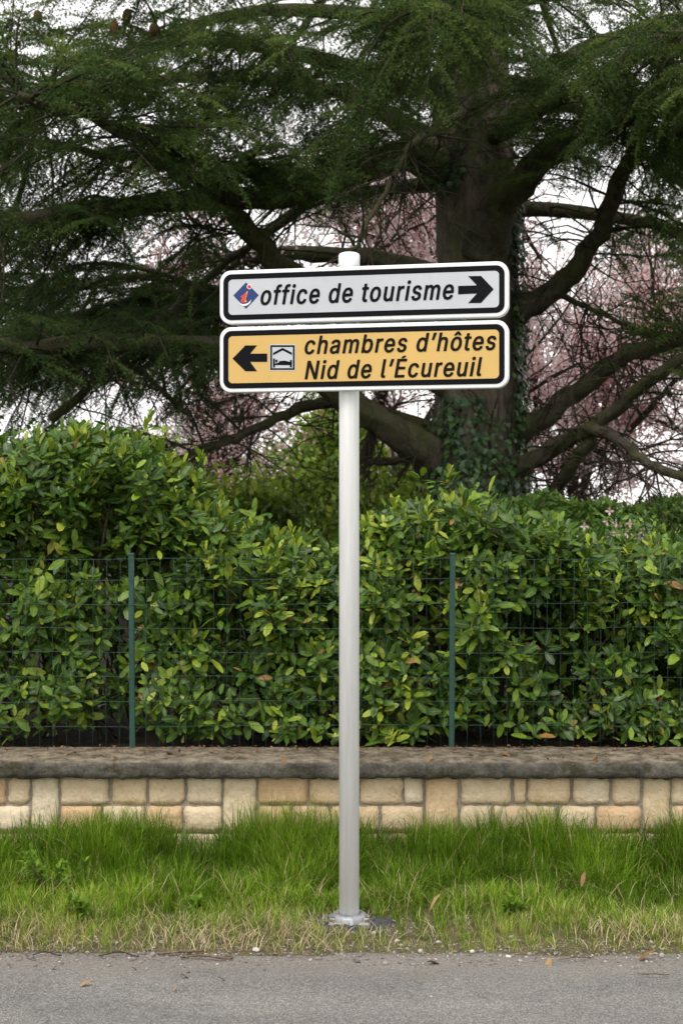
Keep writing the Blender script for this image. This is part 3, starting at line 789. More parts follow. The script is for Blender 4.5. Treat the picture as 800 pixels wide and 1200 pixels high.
    for k_ in one:
        o_ = link('leaf', leaf_me[k_ % 2], None, root)
        Mx = Matrix(Rm[k_].tolist()).to_4x4(); Mx = Matrix.Translation(Vector(T[k_] - o0)) @ Mx @ Matrix.Scale(S[k_], 4)
        o_.matrix_basis = Mx
    h = rest[::2]; h2 = rest[1::2]
    V, F, A = join([merge(LV, LF, Rm[h], T[h] - o0, S[h], tone[h], LA), merge(LV2, LF2, Rm[h2], T[h2] - o0, S[h2], tone[h2], LA2)])
    link('foliage', np_mesh('foliage', V, F, A, smooth=True), M_laurel, root, 'stuff')
    # stems rising from the ground into the shoots
    parts = []
    base = [np.array([hr.uniform(xa, xb), hr.uniform(7.35, 7.9), GARDEN_Z - 0.03]) for _ in range(max(4, int(W * 9)))]
    pick = hr.choice(len(C), min(len(C), 130 if in_view else 40), replace=False)
    for b_ in base:
        tx = b_[0] + hr.normal(0, 0.15); e = np.array([tx, b_[1] + hr.normal(0, 0.1), float(hedge_top(tx)) - 0.35])
        P = catmull([b_, b_ * 0.5 + e * 0.5 + hr.normal(0, 0.06, 3), e], 9); parts.append(tube(P, np.linspace(0.014, 0.006, 9), 6))
    for k_ in pick:
        c = C[k_]; b_ = base[hr.integers(len(base))]; f0 = hr.uniform(0.3, 0.8); s_ = b_ + (c - b_) * 0.0
        s_ = np.array([c[0] + (b_[0] - c[0]) * 0.6, c[1] + 0.28, max(GARDEN_Z, c[2] - 0.3)])
        P = catmull([s_, (s_ + c) / 2 + hr.normal(0, 0.02, 3), c], 6); parts.append(tube(P, np.linspace(0.006, 0.003, 6), 5))
    V, F, A = join(parts); link('stems', np_mesh('stems', V - o0, F, A, smooth=True), M_stem, root)

# ------------------------------------------------------------------ cedar
cb = at(557, 0, 13.0); CB = np.array([cb.x, 13.0, GARDEN_Z])
cedar = empty('cedar_tree', Vector(CB))
tag(cedar, 'huge dark cedar with thick furrowed trunk and spreading limbs behind the hedge', 'tree')
# trunk
tp = [(565, 760, 150), (560, 660, 128), (559, 600, 116), (558, 520, 104), (557, 400, 97), (556, 300, 95), (553, 200, 91), (553, 100, 84), (555, 0, 76), (556, -200, 66), (556, -520, 40)]
P = catmull([at(a, b, 13.0) for a, b, w in tp], 110)
rad = np.interp(np.linspace(0, 1, 110), np.linspace(0, 1, len(tp)), [w / 2 / FPX * 13 for *_, w in tp])
P = np.array([p for p in P]); sides = 56
V, F, A = tube(P, rad, sides)
V2 = V.copy(); cen = np.repeat(P, sides, axis=0)
for j in range(len(cen)):
    d = V[j] - cen[j]; r_ = np.linalg.norm(d); d /= r_
    an = math.atan2(d[1], d[0])
    q_ = Vector((d[0] * 5.2, d[1] * 5.2, V[j][2] * 0.55)); q2 = Vector((d[0] * 13, d[1] * 13, V[j][2] * 1.9))
    V2[j] = V[j] + d * (0.03 * noise.noise(q_) - 0.028 * abs(noise.noise(q2)) + 0.05 * r_ * math.sin(an * 3 + V[j][2] * 0.4))
link('trunk', np_mesh('trunk', V2 - CB, F, A, smooth=True), M_bark, cedar)
# limbs: picture position, distance, width in pixels
LIMBS = [
 ([(535, 560, 13.0), (480, 515, 12.7), (420, 482, 12.4), (350, 430, 12.0), (270, 408, 11.6), (130, 403, 11.0), (0, 408, 10.5), (-160, 425, 10.0)], 44, 14, 'low'),
 ([(540, 460, 13.0), (430, 378, 12.5), (325, 308, 12.0), (272, 240, 11.6), (245, 195, 11.3), (190, 172, 10.9), (100, 138, 10.2), (20, 110, 9.6)], 34, 10, 'mid'),
 ([(548, 235, 13.0), (495, 184, 12.7), (430, 195, 12.4), (370, 220, 12.1), (280, 235, 11.7), (130, 242, 11.0), (0, 262, 10.4), (-140, 280, 9.9)], 40, 16, 'mid'),
 ([(265, 232, 11.7), (200, 190, 11.3), (110, 176, 10.8), (0, 160, 10.2)], 17, 8, 'mid'),
 ([(565, 300, 12.7), (590, 235, 12.4), (640, 185, 12.0), (720, 140, 11.4), (800, 112, 10.9), (920, 95, 10.2)], 46, 16, 'mid'),
 ([(590, 375, 13.0), (655, 335, 12.7), (700, 275, 12.3), (735, 190, 11.8), (772, 110, 11.3), (800, 20, 10.9)], 30, 12, 'mid'),
 ([(590, 520, 13.0), (660, 472, 12.6), (720, 424, 12.2), (800, 396, 11.8), (920, 372, 11.1)], 28, 15, 'low'),
 ([(590, 560, 12.9), (650, 525, 12.3), (710, 485, 11.7), (800, 420, 11.0), (920, 345, 10.3)], 24, 12, 'low'),
 ([(610, 680, 12.9), (640, 605, 12.7), (662, 560, 12.3), (695, 512, 11.9)], 22, 13, 'bare'),
 ([(690, 500, 11.8), (730, 520, 11.5), (770, 548, 11.1), (840, 572, 10.6)], 15, 9, 'low'),
 ([(590, 342, 13.0), (660, 350, 12.9), (720, 375, 12.6), (790, 398, 12.3)], 10, 4, 'bare'),
 ([(60, 492, 12.0), (140, 425, 12.2), (215, 350, 12.4), (330, 262, 12.6), (420, 200, 12.8)], 10, 8, 'bare'),
 ([(520, 510, 13.1), (400, 470, 12.9), (330, 490, 12.6), (255, 520, 12.2), (170, 560, 11.8)], 18, 7, 'low'),
 ([(560, 120, 11.8), (500, 155, 10.9), (470, 190, 10.6), (440, 245, 10.4), (414, 292, 10.3)], 11, 5, 'bare'),
 ([(530, 330, 13.3), (430, 300, 14.0), (300, 300, 14.8), (120, 330, 15.5), (-40, 350, 16)], 24, 9, 'back'),
 ([(520, 400, 13.4), (420, 340, 14.4), (260, 360, 15.4), (60, 370, 16.2)], 20, 8, 'back'),
 ([(530, 180, 13.3), (400, 110, 14.2), (250, 90, 15.2), (60, 110, 16.4)], 26, 9, 'back'),
 ([(580, 150, 13.4), (680, 60, 14.5), (800, 30, 15.6), (930, 40, 16.6)], 26, 9, 'back'),
]
rl = random.Random(21)
limb_polys = []
for idx, (pts, w0, w1, kind) in enumerate(LIMBS):
    L = [at(*p) for p in pts]; n = max(20, 6 * len(pts))
    P = catmull(L, n)
    P[3:-1] += np.array([[noise.noise(Vector((t * 0.55, idx * 7.7, k * 3.3))) for k in range(3)] for t in range(3, n - 1)]) * 0.05
    Ym = np.array([p[1] for p in pts]); Yi = np.interp(np.linspace(0, 1, n), np.linspace(0, 1, len(pts)), [p[2] for p in pts])
    tt = np.linspace(0, 1, n)
    wpx = w1 + (w0 - w1) * (1 - tt) ** 1.2 + (w0 * 0.35) * np.clip(1 - tt * 9, 0, 1)
    rad = wpx / 2 / FPX * Yi
    V, F, A = tube(P, rad, 18 if w0 > 14 else 8, 0.3, idx * 3.0, freq=4.0)
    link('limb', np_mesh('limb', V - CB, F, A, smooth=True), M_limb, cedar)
    limb_polys.append((P, kind))
# upper limbs radiating from the trunk, in part above the frame
for k in range(26):
    a = (k * 137.5 + 20) % 360; z0 = 4.3 + 4.6 * k / 26 + rl.uniform(-0.2, 0.2)
    ca, sa = math.cos(R(a)), math.sin(R(a))
    Ln = rl.uniform(3.6, 5.4) * (1.0 - 0.35 * (z0 - 4.3) / 5)
    if sa > 0.2: Ln *= 0.75
    pts = []
    rise = rl.uniform(0.1, 0.5)
    for t in (0, 0.12, 0.35, 0.6, 0.82, 1.0):
        pts.append(np.array([CB[0] + ca * Ln * t, 13 + sa * Ln * t, z0 + rise * math.sin(t * 2.6) * 1.2 - 0.9 * t * t + rl.uniform(-.08, .08)]))
        pts[-1][:2] += np.array([rl.uniform(-.12, .12), rl.uniform(-.12, .12)]) * (t > 0)
    P = catmull(pts, 24); rad = 0.075 * (1 - np.linspace(0, 1, 24)) ** 0.8 + 0.012
    V, F, A = tube(P, rad, 10, 0.12, k)
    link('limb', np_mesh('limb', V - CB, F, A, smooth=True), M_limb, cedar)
    limb_polys.append((P, 'top' if z0 < 6.6 else 'crown'))

# needle sprays
def spray_template(seed, nneedle=7, wneedle=0.0068):
    rg = np.random.default_rng(seed); V, F = [], []
    tw = []
    L = 0.42
    main = [np.array([t * L, 0.012 * math.sin(t * 4 + seed), -0.05 * t * t]) for t in np.linspace(0, 1, 9)]
    tw.append(np.array(main))
    for j in range(11):
        t = 0.1 + 0.85 * j / 11; b = np.array([t * L, 0, -0.05 * t * t]); sd_ = 1 if j % 2 else -1
        l = rg.uniform(0.08, 0.17) * (1.1 - 0.55 * t); a = R(rg.uniform(38, 62)) * sd_
        d = np.array([math.cos(a), math.sin(a), rg.uniform(-0.15, 0.1)])
        tw.append(np.array([b + d * l * s_ + np.array([0, 0, -0.25 * l * s_ * s_]) for s_ in np.linspace(0, 1, 5)]))
    for c in tw:
        seglen = np.linalg.norm(np.diff(c, axis=0), axis=1).sum(); m = max(3, int(seglen / 0.027))
        for s_ in np.linspace(0.08, 1, m):
            f = s_ * (len(c) - 1); k0 = min(int(f), len(c) - 2); p = c[k0] + (c[k0 + 1] - c[k0]) * (f - k0)
            ax = c[k0 + 1] - c[k0]; ax /= np.linalg.norm(ax)
            for _ in range(nneedle):
                d = rg.normal(0, 1, 3); d[2] += 0.35; d -= ax * d.dot(ax) * 0.7; d /= np.linalg.norm(d); d += ax * 0.45; d /= np.linalg.norm(d)
                ln = rg.uniform(0.018, 0.029); sdv = np.cross(d, rg.normal(0, 1, 3)); sdv /= np.linalg.norm(sdv)
                i0 = len(V); V += [p - sdv * wneedle / 2, p + sdv * wneedle / 2, p + d * ln]; F.append((i0, i0 + 1, i0 + 2))
        # thin twig, a flat three-sided sliver
        for a_, b_ in ((c[0], c[-1]),):
            d = (b_ - a_); pv = np.cross(d, [0, 0, 1.0]); pv /= np.linalg.norm(pv); i0 = len(V)
            V += [a_ + pv * 0.0025, a_ - pv * 0.0025, a_ - np.array([0, 0, 0.004]), b_]; F += [(i0, i0 + 1, i0 + 3), (i0 + 1, i0 + 2, i0 + 3), (i0 + 2, i0, i0 + 3)]
    return np.array(V), [np.array(F)]
SPR = [spray_template(s_) for s_ in range(6)]
SPR_LO = [spray_template(s_ + 30, 6, 0.0075) for s_ in range(3)]
sT, sD, sS, sTone, sLo = [], [], [], [], []
twigs = []
cr = np.random.default_rng(77)
def nrm(v): return v / max(np.linalg.norm(v), 1e-9)
def second(p, d, length, leafy, lo, droop, tone):
    n = 8; pts = [p]; dd = nrm(d); st = length / (n - 1)
    for j in range(n - 1):
        dd = nrm(dd + cr.normal(0, 0.12, 3) + np.array([0, 0, -droop * st])); pts.append(pts[-1] + dd * st)
    P = np.array(pts); twigs.append(tube(P, np.linspace(0.006 + 0.007 * length, 0.004, n), 5, cap=False))
    m = int(length / (0.085 if not lo else 0.15) * leafy)
    for j in range(m):
        t = (j + cr.uniform(0.2, 0.8)) / m
        if t < 0.12: continue
        f = t * (n - 1); k0 = min(int(f), n - 2); q_ = P[k0] + (P[k0 + 1] - P[k0]) * (f - k0); ax = nrm(P[k0 + 1] - P[k0])
        side = nrm(np.cross(ax, [0, 0, 1.0])) * (1 if j % 2 else -1)
        d2 = nrm(ax * cr.uniform(0.5, 1.0) + side * cr.uniform(0.3, 1.1) * (1 if t < 0.93 else 0.1) + np.array([0, 0, cr.uniform(-0.45, 0.22)]))
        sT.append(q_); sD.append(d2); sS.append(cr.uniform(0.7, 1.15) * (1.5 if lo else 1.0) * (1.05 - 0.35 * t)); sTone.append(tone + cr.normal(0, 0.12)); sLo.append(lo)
for P, kind in limb_polys:
    ln = np.linalg.norm(np.diff(P, axis=0), axis=1).sum()
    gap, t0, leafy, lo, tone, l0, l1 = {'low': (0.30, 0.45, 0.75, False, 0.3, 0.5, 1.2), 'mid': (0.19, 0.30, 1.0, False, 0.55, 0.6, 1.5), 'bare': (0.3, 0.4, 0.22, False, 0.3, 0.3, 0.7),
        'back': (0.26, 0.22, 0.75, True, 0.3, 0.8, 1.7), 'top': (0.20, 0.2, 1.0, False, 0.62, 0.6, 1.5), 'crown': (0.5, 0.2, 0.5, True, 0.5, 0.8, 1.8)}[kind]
    m = int(ln / gap)
    for j in range(m):
        t = t0 + (1 - t0) * (j + cr.uniform(0, 1)) / m
        f = t * (len(P) - 1); k0 = min(int(f), len(P) - 2); q_ = P[k0] + (P[k0 + 1] - P[k0]) * (f - k0); ax = nrm(P[k0 + 1] - P[k0])
        side = nrm(np.cross(ax, [0, 0, 1.0])) * (1 if j % 2 else -1)
        d = ax * cr.uniform(0.25, 0.9) + side * cr.uniform(0.5, 1.2) + np.array([0, 0, cr.uniform(-0.4, 0.35)])
        second(q_, d, cr.uniform(l0, l1) * (1.1 - 0.45 * t), leafy, lo, 0.45, tone)
    second(P[-1], P[-1] - P[-2], 0.6, leafy, lo, 0.5, tone)
# more branches grown from the nearest limb out to where the crown is thick
nodes_ = np.concatenate([P[4:] for P, kind in limb_polys if kind != 'bare']); 
def grow_to(tgt, leafy, tone, lo=False, gap=0.077):
    d_ = np.linalg.norm(nodes_ - tgt, axis=1) + 0.6 * np.maximum(0, tgt[2] - nodes_[:, 2]); k0 = int(np.argmin(d_)); s_ = nodes_[k0]
    l = np.linalg.norm(tgt - s_)
    if l < 0.15 or l > 3.2: return
    mid = (s_ + tgt) / 2 + cr.normal(0, 0.07 * l, 3) + np.array([0, 0, 0.10 * l]); n = 10
    P = catmull([s_, mid, tgt], n); twigs.append(tube(P, np.linspace(0.007 + 0.008 * l, 0.004, n), 5, cap=False))
    m = int(l / gap * leafy)
    for j in range(m):
        t = (j + cr.uniform(0.2, 0.8)) / m
        if t < 0.15: continue
        f = t * (n - 1); k0 = min(int(f), n - 2); q_ = P[k0] + (P[k0 + 1] - P[k0]) * (f - k0); ax = nrm(P[k0 + 1] - P[k0])
        side = nrm(np.cross(ax, [0, 0, 1.0])) * (1 if j % 2 else -1)
        d2 = nrm(ax * cr.uniform(0.4, 1.0) + side * cr.uniform(0.3, 1.1) * (1 if t < 0.93 else 0.1) + np.array([0, 0, cr.uniform(-0.5, 0.22)]))
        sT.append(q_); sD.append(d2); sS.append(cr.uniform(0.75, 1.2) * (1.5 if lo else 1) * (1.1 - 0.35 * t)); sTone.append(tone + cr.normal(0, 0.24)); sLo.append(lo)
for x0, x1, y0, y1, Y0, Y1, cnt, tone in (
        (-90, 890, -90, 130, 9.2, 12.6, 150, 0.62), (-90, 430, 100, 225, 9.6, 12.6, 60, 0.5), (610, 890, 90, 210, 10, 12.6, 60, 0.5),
        (-90, 255, 230, 470, 11, 15.5, 110, 0.3), (-60, 265, 420, 530, 11.5, 15, 45, 0.3), (-90, 150, -90, 70, 9.4, 12.2, 40, 0.6), (-60, 250, 385, 440, 10.2, 11.3, 26, 0.35), (720, 890, 190, 400, 10, 12.2, 34, 0.5), (250, 420, 110, 235, 11, 13, 34, 0.4), (430, 640, -50, 165, 11.0, 12.2, 50, 0.55)):  # lower tone at mid left paints the crown's inner shade into the needles
    for _ in range(cnt):
        Y = cr.uniform(Y0, Y1); grow_to(np.array(at(cr.uniform(x0, x1), cr.uniform(y0, y1), Y)), 1.0, tone)
# dead bare twigs hanging under the shaded lower limbs
for P, kind in limb_polys:
    if kind not in ('low', 'mid', 'bare'): continue
    for j in range(30):
        k0 = cr.integers(2, len(P) - 2); q_ = P[k0]; d = nrm(cr.normal(0, 1, 3) * np.array([1, 0.7, 0.6]) + np.array([0, 0, -0.25])); n = 7; pts = [q_]
        l = cr.uniform(0.4, 1.3)
        for s_ in range(n - 1):
            d = nrm(d + cr.normal(0, 0.25, 3) + np.array([0, 0, -0.05])); pts.append(pts[-1] + d * l / n)
        twigs.append(tube(np.array(pts), np.linspace(0.009, 0.003, n), 4, cap=False))
        for s_ in range(3):
            b_ = pts[2 + s_]; d3 = nrm(d + cr.normal(0, 0.7, 3)); twigs.append(tube(np.array([b_, b_ + d3 * 0.15, b_ + d3 * 0.3 + np.array([0, 0, -0.04])]), [0.005, 0.004, 0.002], 4, cap=False))
sT, sD, sS, sTone, sLo = map(np.array, (sT, sD, sS, sTone, sLo))
# open windows in the crown, where the photograph shows blossom and sky between the limbs
spx = sT[:, 0] / sT[:, 1] * FPX + CX; spy = CY - (sT[:, 2] - EYE) / sT[:, 1] * FPX
ok = np.ones(len(sT), bool); rnd = cr.uniform(size=len(sT))
for x0, x1, y0, y1, pr_ in ((262, 505, 235, 560, 0.85), (605, 712, 205, 600, 0.85), (640, 850, 420, 620, 0.88), (500, 612, 190, 620, 0.9), (150, 270, 440, 620, 0.3)):
    ok &= ~((spx > x0) & (spx < x1) & (spy > y0) & (spy < y1) & (rnd < pr_))
sT, sD, sS, sTone, sLo = sT[ok], sD[ok], sS[ok], sTone[ok], sLo[ok]
Rm = frames(sD, None, cr.normal(0, 0.28, len(sD)))
var = cr.integers(0, 6, len(sT)) + np.where(sLo, 6, 0); var = np.where(sLo, 6 + var % 3, var)
# instanced by geometry nodes: one point per spray
me = np_mesh('foliage_points', sT - CB, [])
eul = np.array([Matrix(m_.tolist()).to_euler()[:] for m_ in Rm], dtype=np.float32)
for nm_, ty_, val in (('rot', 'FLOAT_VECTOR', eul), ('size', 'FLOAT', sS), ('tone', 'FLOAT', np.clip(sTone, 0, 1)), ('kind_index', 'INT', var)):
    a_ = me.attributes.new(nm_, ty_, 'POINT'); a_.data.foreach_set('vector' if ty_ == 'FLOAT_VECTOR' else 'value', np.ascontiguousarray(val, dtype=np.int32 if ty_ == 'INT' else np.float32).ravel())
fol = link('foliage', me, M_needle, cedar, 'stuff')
ng = bpy.data.node_groups.new('needle_sprays', 'GeometryNodeTree')
ng.interface.new_socket('Geometry', in_out='INPUT', socket_type='NodeSocketGeometry'); ng.interface.new_socket('Geometry', in_out='OUTPUT', socket_type='NodeSocketGeometry')
gi, go = ng.nodes.new('NodeGroupInput'), ng.nodes.new('NodeGroupOutput')
def named(nm_, ty_):
    n_ = ng.nodes.new('GeometryNodeInputNamedAttribute'); n_.data_type = ty_; n_.inputs['Name'].default_value = nm_; return n_.outputs['Attribute']
gti = ng.nodes.new('GeometryNodeGeometryToInstance')
for v_, (tv, tf) in list(enumerate(SPR + SPR_LO))[::-1]:
    sm = np_mesh('needle_spray', tv, tf); sm.materials.append(M_needle)
    so = bpy.data.objects.new('needle_spray', sm)
    oi_ = ng.nodes.new('GeometryNodeObjectInfo'); oi_.inputs['Object'].default_value = so
    ng.links.new(oi_.outputs['Geometry'], gti.inputs[0])
iop = ng.nodes.new('GeometryNodeInstanceOnPoints')
ng.links.new(gi.outputs[0], iop.inputs['Points']); ng.links.new(gti.outputs[0], iop.inputs['Instance']); iop.inputs['Pick Instance'].default_value = True
ng.links.new(named('kind_index', 'INT'), iop.inputs['Instance Index'])
e2r = ng.nodes.new('FunctionNodeEulerToRotation'); ng.links.new(named('rot', 'FLOAT_VECTOR'), e2r.inputs[0]); ng.links.new(e2r.outputs[0], iop.inputs['Rotation'])
ng.links.new(named('size', 'FLOAT'), iop.inputs['Scale']); ng.links.new(iop.outputs['Instances'], go.inputs[0])
md = fol.modifiers.new('needle_sprays', 'NODES'); md.node_group = ng
print('sprays', len(sT))
V, F, A = join(twigs); link('twigs', np_mesh('twigs', V - CB, F, A, smooth=True), M_twig, cedar, 'stuff')
# cones
bm = bmesh.new(); bm_lathe(bm, [(0, -0.045), (0.016, -0.042), (0.027, -0.025), (0.031, 0.0), (0.028, 0.022), (0.018, 0.04), (0.006, 0.047), (0, 0.046)], 14)
me_cone = bpy.data.meshes.new('cone'); bm.to_mesh(me_cone); bm.free(); me_cone.materials.append(M_cone)
for px, py, Y in [(139, 45, 9.6), (153, 42, 9.7), (182, 50, 9.5), (245, 66, 9.4), (97, 121, 9.6), (119, 132, 9.7), (48, 46, 9.8), (251, 8, 9.8), (366, 13, 9.6), (463, 42, 10.2)]:
    tg = np.array(at(px, py, Y)); dd_ = np.hypot(spx[ok] - px, spy[ok] - py) + 5 * np.abs(sT[:, 1] - Y); k_ = int(np.argmin(dd_))
    o_ = link('cone', me_cone, None, cedar); o_.location = Vector(sT[k_] - CB + np.array([0, -0.12, 0.07])); o_.scale = (1.15,) * 3; o_.rotation_euler = (R(random.uniform(-15, 15)), R(random.uniform(-15, 15)), 0)

# ------------------------------------------------------------------ ivy on the trunk
ivy = empty('ivy_plant', Vector(CB)); tag(ivy, 'dark green ivy climbing the lower cedar trunk behind the hedge', 'ivy')
IV = np.array([(0, 0, 0), (0.05, -0.28, 0), (0.28, -0.48, -0.05), (0.42, -0.24, 0.02), (0.68, -0.30, -0.03), (0.66, -0.12, 0.02), (1, 0, -0.1), (0.66, 0.12, 0.02), (0.68, 0.30, -0.03), (0.42, 0.24, 0.02), (0.28, 0.48, -0.05), (0.05, 0.28, 0), (0.4, 0, 0.04)], float)
IVF = [np.array([(12, k, k + 1) for k in range(0, 11)] + [(12, 11, 0)])]
IVA = {'rib': np.array([1, 0, 0, 0.3, 0, 0.3, 0.6, 0.3, 0, 0.3, 0, 0, 1.0])}
me_ivy = np_mesh('leaf', IV, IVF, IVA); me_ivy.materials.append(M_ivy1)
ir = np.random.default_rng(9)
def trunk_r(z):
    py = CY - (z - EYE) / 13 * FPX
    return np.interp(py, [p[1] for p in tp][::-1], [p[2] / 2 / FPX * 13 for p in tp][::-1]), at(np.interp(py, [p[1] for p in tp][::-1], [p[0] for p in tp][::-1]), 0, 13).x
def ivy_leafs(n, zlo, zhi, alo, ahi, prob):
    out = []
    for _ in range(n):
        z = ir.uniform(zlo, zhi); a = ir.uniform(alo, ahi)
        if ir.uniform() > prob(z, a): continue
        r_, cx_ = trunk_r(z); r_ *= 1.03
        nn = np.array([math.sin(R(a)), -math.cos(R(a)), 0]); tn = np.array([math.cos(R(a)), math.sin(R(a)), 0])
        p = np.array([cx_, 13, z]) + nn * (r_ + ir.uniform(0.0, 0.09))
        d = nrm(np.array([0, 0, -1.0]) + tn * ir.normal(0, 0.5) + nn * ir.uniform(0.1, 0.7)); out.append((p, d, nn + ir.normal(0, 0.3, 3)))
    return out
zt = lambda py: EYE + (CY - py) / FPX * 13
L = ivy_leafs(2300, zt(690), zt(465), -95, 95, lambda z, a: 0.95 * (0.3 + 0.7 * (1 if (abs(a) < 60 or a < 0) else 0.8)) * min(1, (zt(455 + 30 * math.sin(a * 0.06)) - z) * 2.2 + 0.05))
L += ivy_leafs(900, zt(500), zt(205), 48, 100, lambda z, a: 0.75)
L += ivy_leafs(130, zt(235), zt(180), -70, -15, lambda z, a: 0.7)
T = np.array([l[0] for l in L]); D = np.array([l[1] for l in L]); U = np.array([l[2] for l in L]); S = ir.uniform(0.045, 0.085, len(L))
Rm = frames(D, U)
o1 = np.argsort(T[:, 1])
for k_ in o1[:200]:
    o_ = link('leaf', me_ivy, None, ivy)
    o_.matrix_basis = Matrix.Translation(Vector(T[k_] - CB)) @ Matrix(Rm[k_].tolist()).to_4x4() @ Matrix.Scale(S[k_], 4)
h = o1[200:]
V, F, A = merge(IV, IVF, Rm[h], T[h] - CB, S[h], ir.uniform(0, 1, len(h)), IVA); link('foliage', np_mesh('foliage', V, F, A), M_ivy, ivy, 'stuff')
parts = []
for a in (-60, -35, -10, 20, 45, 62, 75):
    zz = np.linspace(GARDEN_Z, zt(470 if a < 40 else 215), 40); pts = []
    for j, z in enumerate(zz):
        r_, cx_ = trunk_r(z); an = R(a + 10 * math.sin(j * 0.3 + a)); pts.append((cx_ + math.sin(an) * (r_ + 0.01), 13 - math.cos(an) * (r_ + 0.01), z))
    parts.append(tube(np.array(pts), np.linspace(0.022, 0.007, 40), 6))
V, F, A = join(parts); link('stems', np_mesh('stems', V - CB, F, A, smooth=True), M_twig, ivy)

# ------------------------------------------------------------------ background trees and shrubs
def branching(base, height, spread, seed, levels=4, lean=(0, 0), r0_=0.11, nb=5):
    rg = np.random.default_rng(seed); tubes, tips = [], []
    def grow(p, d, l, r_, lev):
        n = 6; pts = [p]; dd = nrm(d)
        for j in range(n - 1):
            dd = nrm(dd + rg.normal(0, 0.13, 3) + np.array([0, 0, 0.03])); pts.append(pts[-1] + dd * l / (n - 1))
        P = np.array(pts); tubes.append(tube(P, np.linspace(r_, r_ * 0.55, n), 7 if lev < 2 else 4, cap=False))
        if lev >= levels - 2:
            for q_ in P[1:]: tips.append((q_, dd, lev))
        if lev < levels:
            for j in range(nb if lev else nb + 1):
                f = rg.uniform(0.35, 1.0); k0 = min(int(f * (n - 1)), n - 2)
                nd = nrm(dd * rg.uniform(0.5, 1.0) + rg.normal(0, 1, 3) * spread + np.array([0, 0, 0.25])); grow(P[k0 + 1] if f > .9 else P[k0], nd, l * rg.uniform(0.5, 0.78), r_ * 0.5, lev + 1)
    grow(np.array(base, float), np.array([lean[0], lean[1], 1.0]), height * 0.36, r0_, 0)
    return tubes, tips
def leafy_tree(name, label, cat, base, height, spread, seed, mat, nleaf, lsize, jitter, group=None, levels=4, lean=(0, 0), r0_=0.11, nb=5, wood=None):
    root = empty(name, base); tag(root, label, cat, group); b_ = np.array(base, float)
    tubes, tips = branching(base, height, spread, seed, levels, lean, r0_, nb); rg = np.random.default_rng(seed + 100)
    k_ = rg.integers(0, len(tips), nleaf); T = np.array([tips[j][0] for j in k_]) + rg.normal(0, jitter, (nleaf, 3))
    D = rg.normal(0, 1, (nleaf, 3)); Rm = frames(D, rg.normal(0, 1, (nleaf, 3)) + np.array([0, -0.3, 0.5])); S = rg.uniform(lsize * 0.7, lsize * 1.3, nleaf)
    cl = np.array([0.5 + 0.6 * noise.noise(Vector(t * 1.6)) for t in T]); tone = np.clip(cl + rg.normal(0, 0.22, nleaf), 0, 1)
    V, F, A = join(tubes[1:]); link('branches', np_mesh('branches', V - b_, F, A, smooth=True), wood or M_twig, root)
    V, F, A = tubes[0]; link('trunk', np_mesh('trunk', V - b_, F, A, smooth=True), wood or M_twig, root)
    V, F, A = merge(QV, QF, Rm, T - b_, S, tone); link('crown', np_mesh('crown', V, F, A), mat, root, 'stuff')
    return root
def gb(px, Y, z=GARDEN_Z): p = at(px, 600, Y); return (p.x, Y, z)
G1 = 'blossoming plum trees behind the cedar'
leafy_tree('plum_tree', 'pink blossoming plum tree seen between cedar trunk and sign, dark stem behind the post', 'tree', gb(425, 17.5), 8.8, 0.62, 3, M_plum, 29000, 0.055, 0.07, G1, lean=(-0.1, 0))
leafy_tree('plum_tree', 'pink blossoming plum tree right of the cedar trunk, against the white sky', 'tree', gb(700, 19.5), 8.4, 0.66, 8, M_plum, 33000, 0.055, 0.08, G1, lean=(0.02, 0))
leafy_tree('plum_tree', 'pale pink plum tree left of the signs, above the hedge slope', 'tree', gb(255, 19.0), 6.4, 0.7, 12, M_plum, 15000, 0.055, 0.08, G1, lean=(-0.05, 0))
leafy_tree('plum_tree', 'pink plum tree at the right picture edge behind the low cedar limbs', 'tree', gb(860, 20.5), 8.0, 0.66, 17, M_plum, 24000, 0.055, 0.08, G1)
G2 = 'yellow-green shrubs under the cedar'
for k, (px, Y, hh, lab) in enumerate([(215, 16.6, 1.9, 'leafy green shrub behind the left slope of the hedge'), (325, 17.0, 2.0, 'yellow-green shrub seen under the signs left of the post'),
        (445, 16.8, 2.0, 'yellow-green shrub seen just right of the post under the signs'), (530, 18, 2.5, 'yellow-green shrub hidden mostly behind the cedar trunk'), (300, 25, 4.2, 'bright yellow-green shrub farthest back, left of the post below the signs'), (400, 26, 4.4, 'bright yellow-green shrub farthest back, directly behind the post'), (205, 25, 3.6, 'bright leafy shrub farthest back, above the left hedge slope')]):
    leafy_tree('garden_shrub', lab, 'shrub', gb(px, Y), hh, 0.75, 40 + k, M_shrub, 18000, 0.10 if Y < 20 else 0.13, 0.2, G2, levels=3, r0_=0.05, nb=6)
leafy_tree('broadleaf_bush', 'dark green round bush at the far left behind the tallest laurel', 'bush', gb(60, 16, GARDEN_Z), 2.6, 0.8, 61, M_fhedge, 16000, 0.09, 0.18, None, levels=3, r0_=0.05, nb=6)
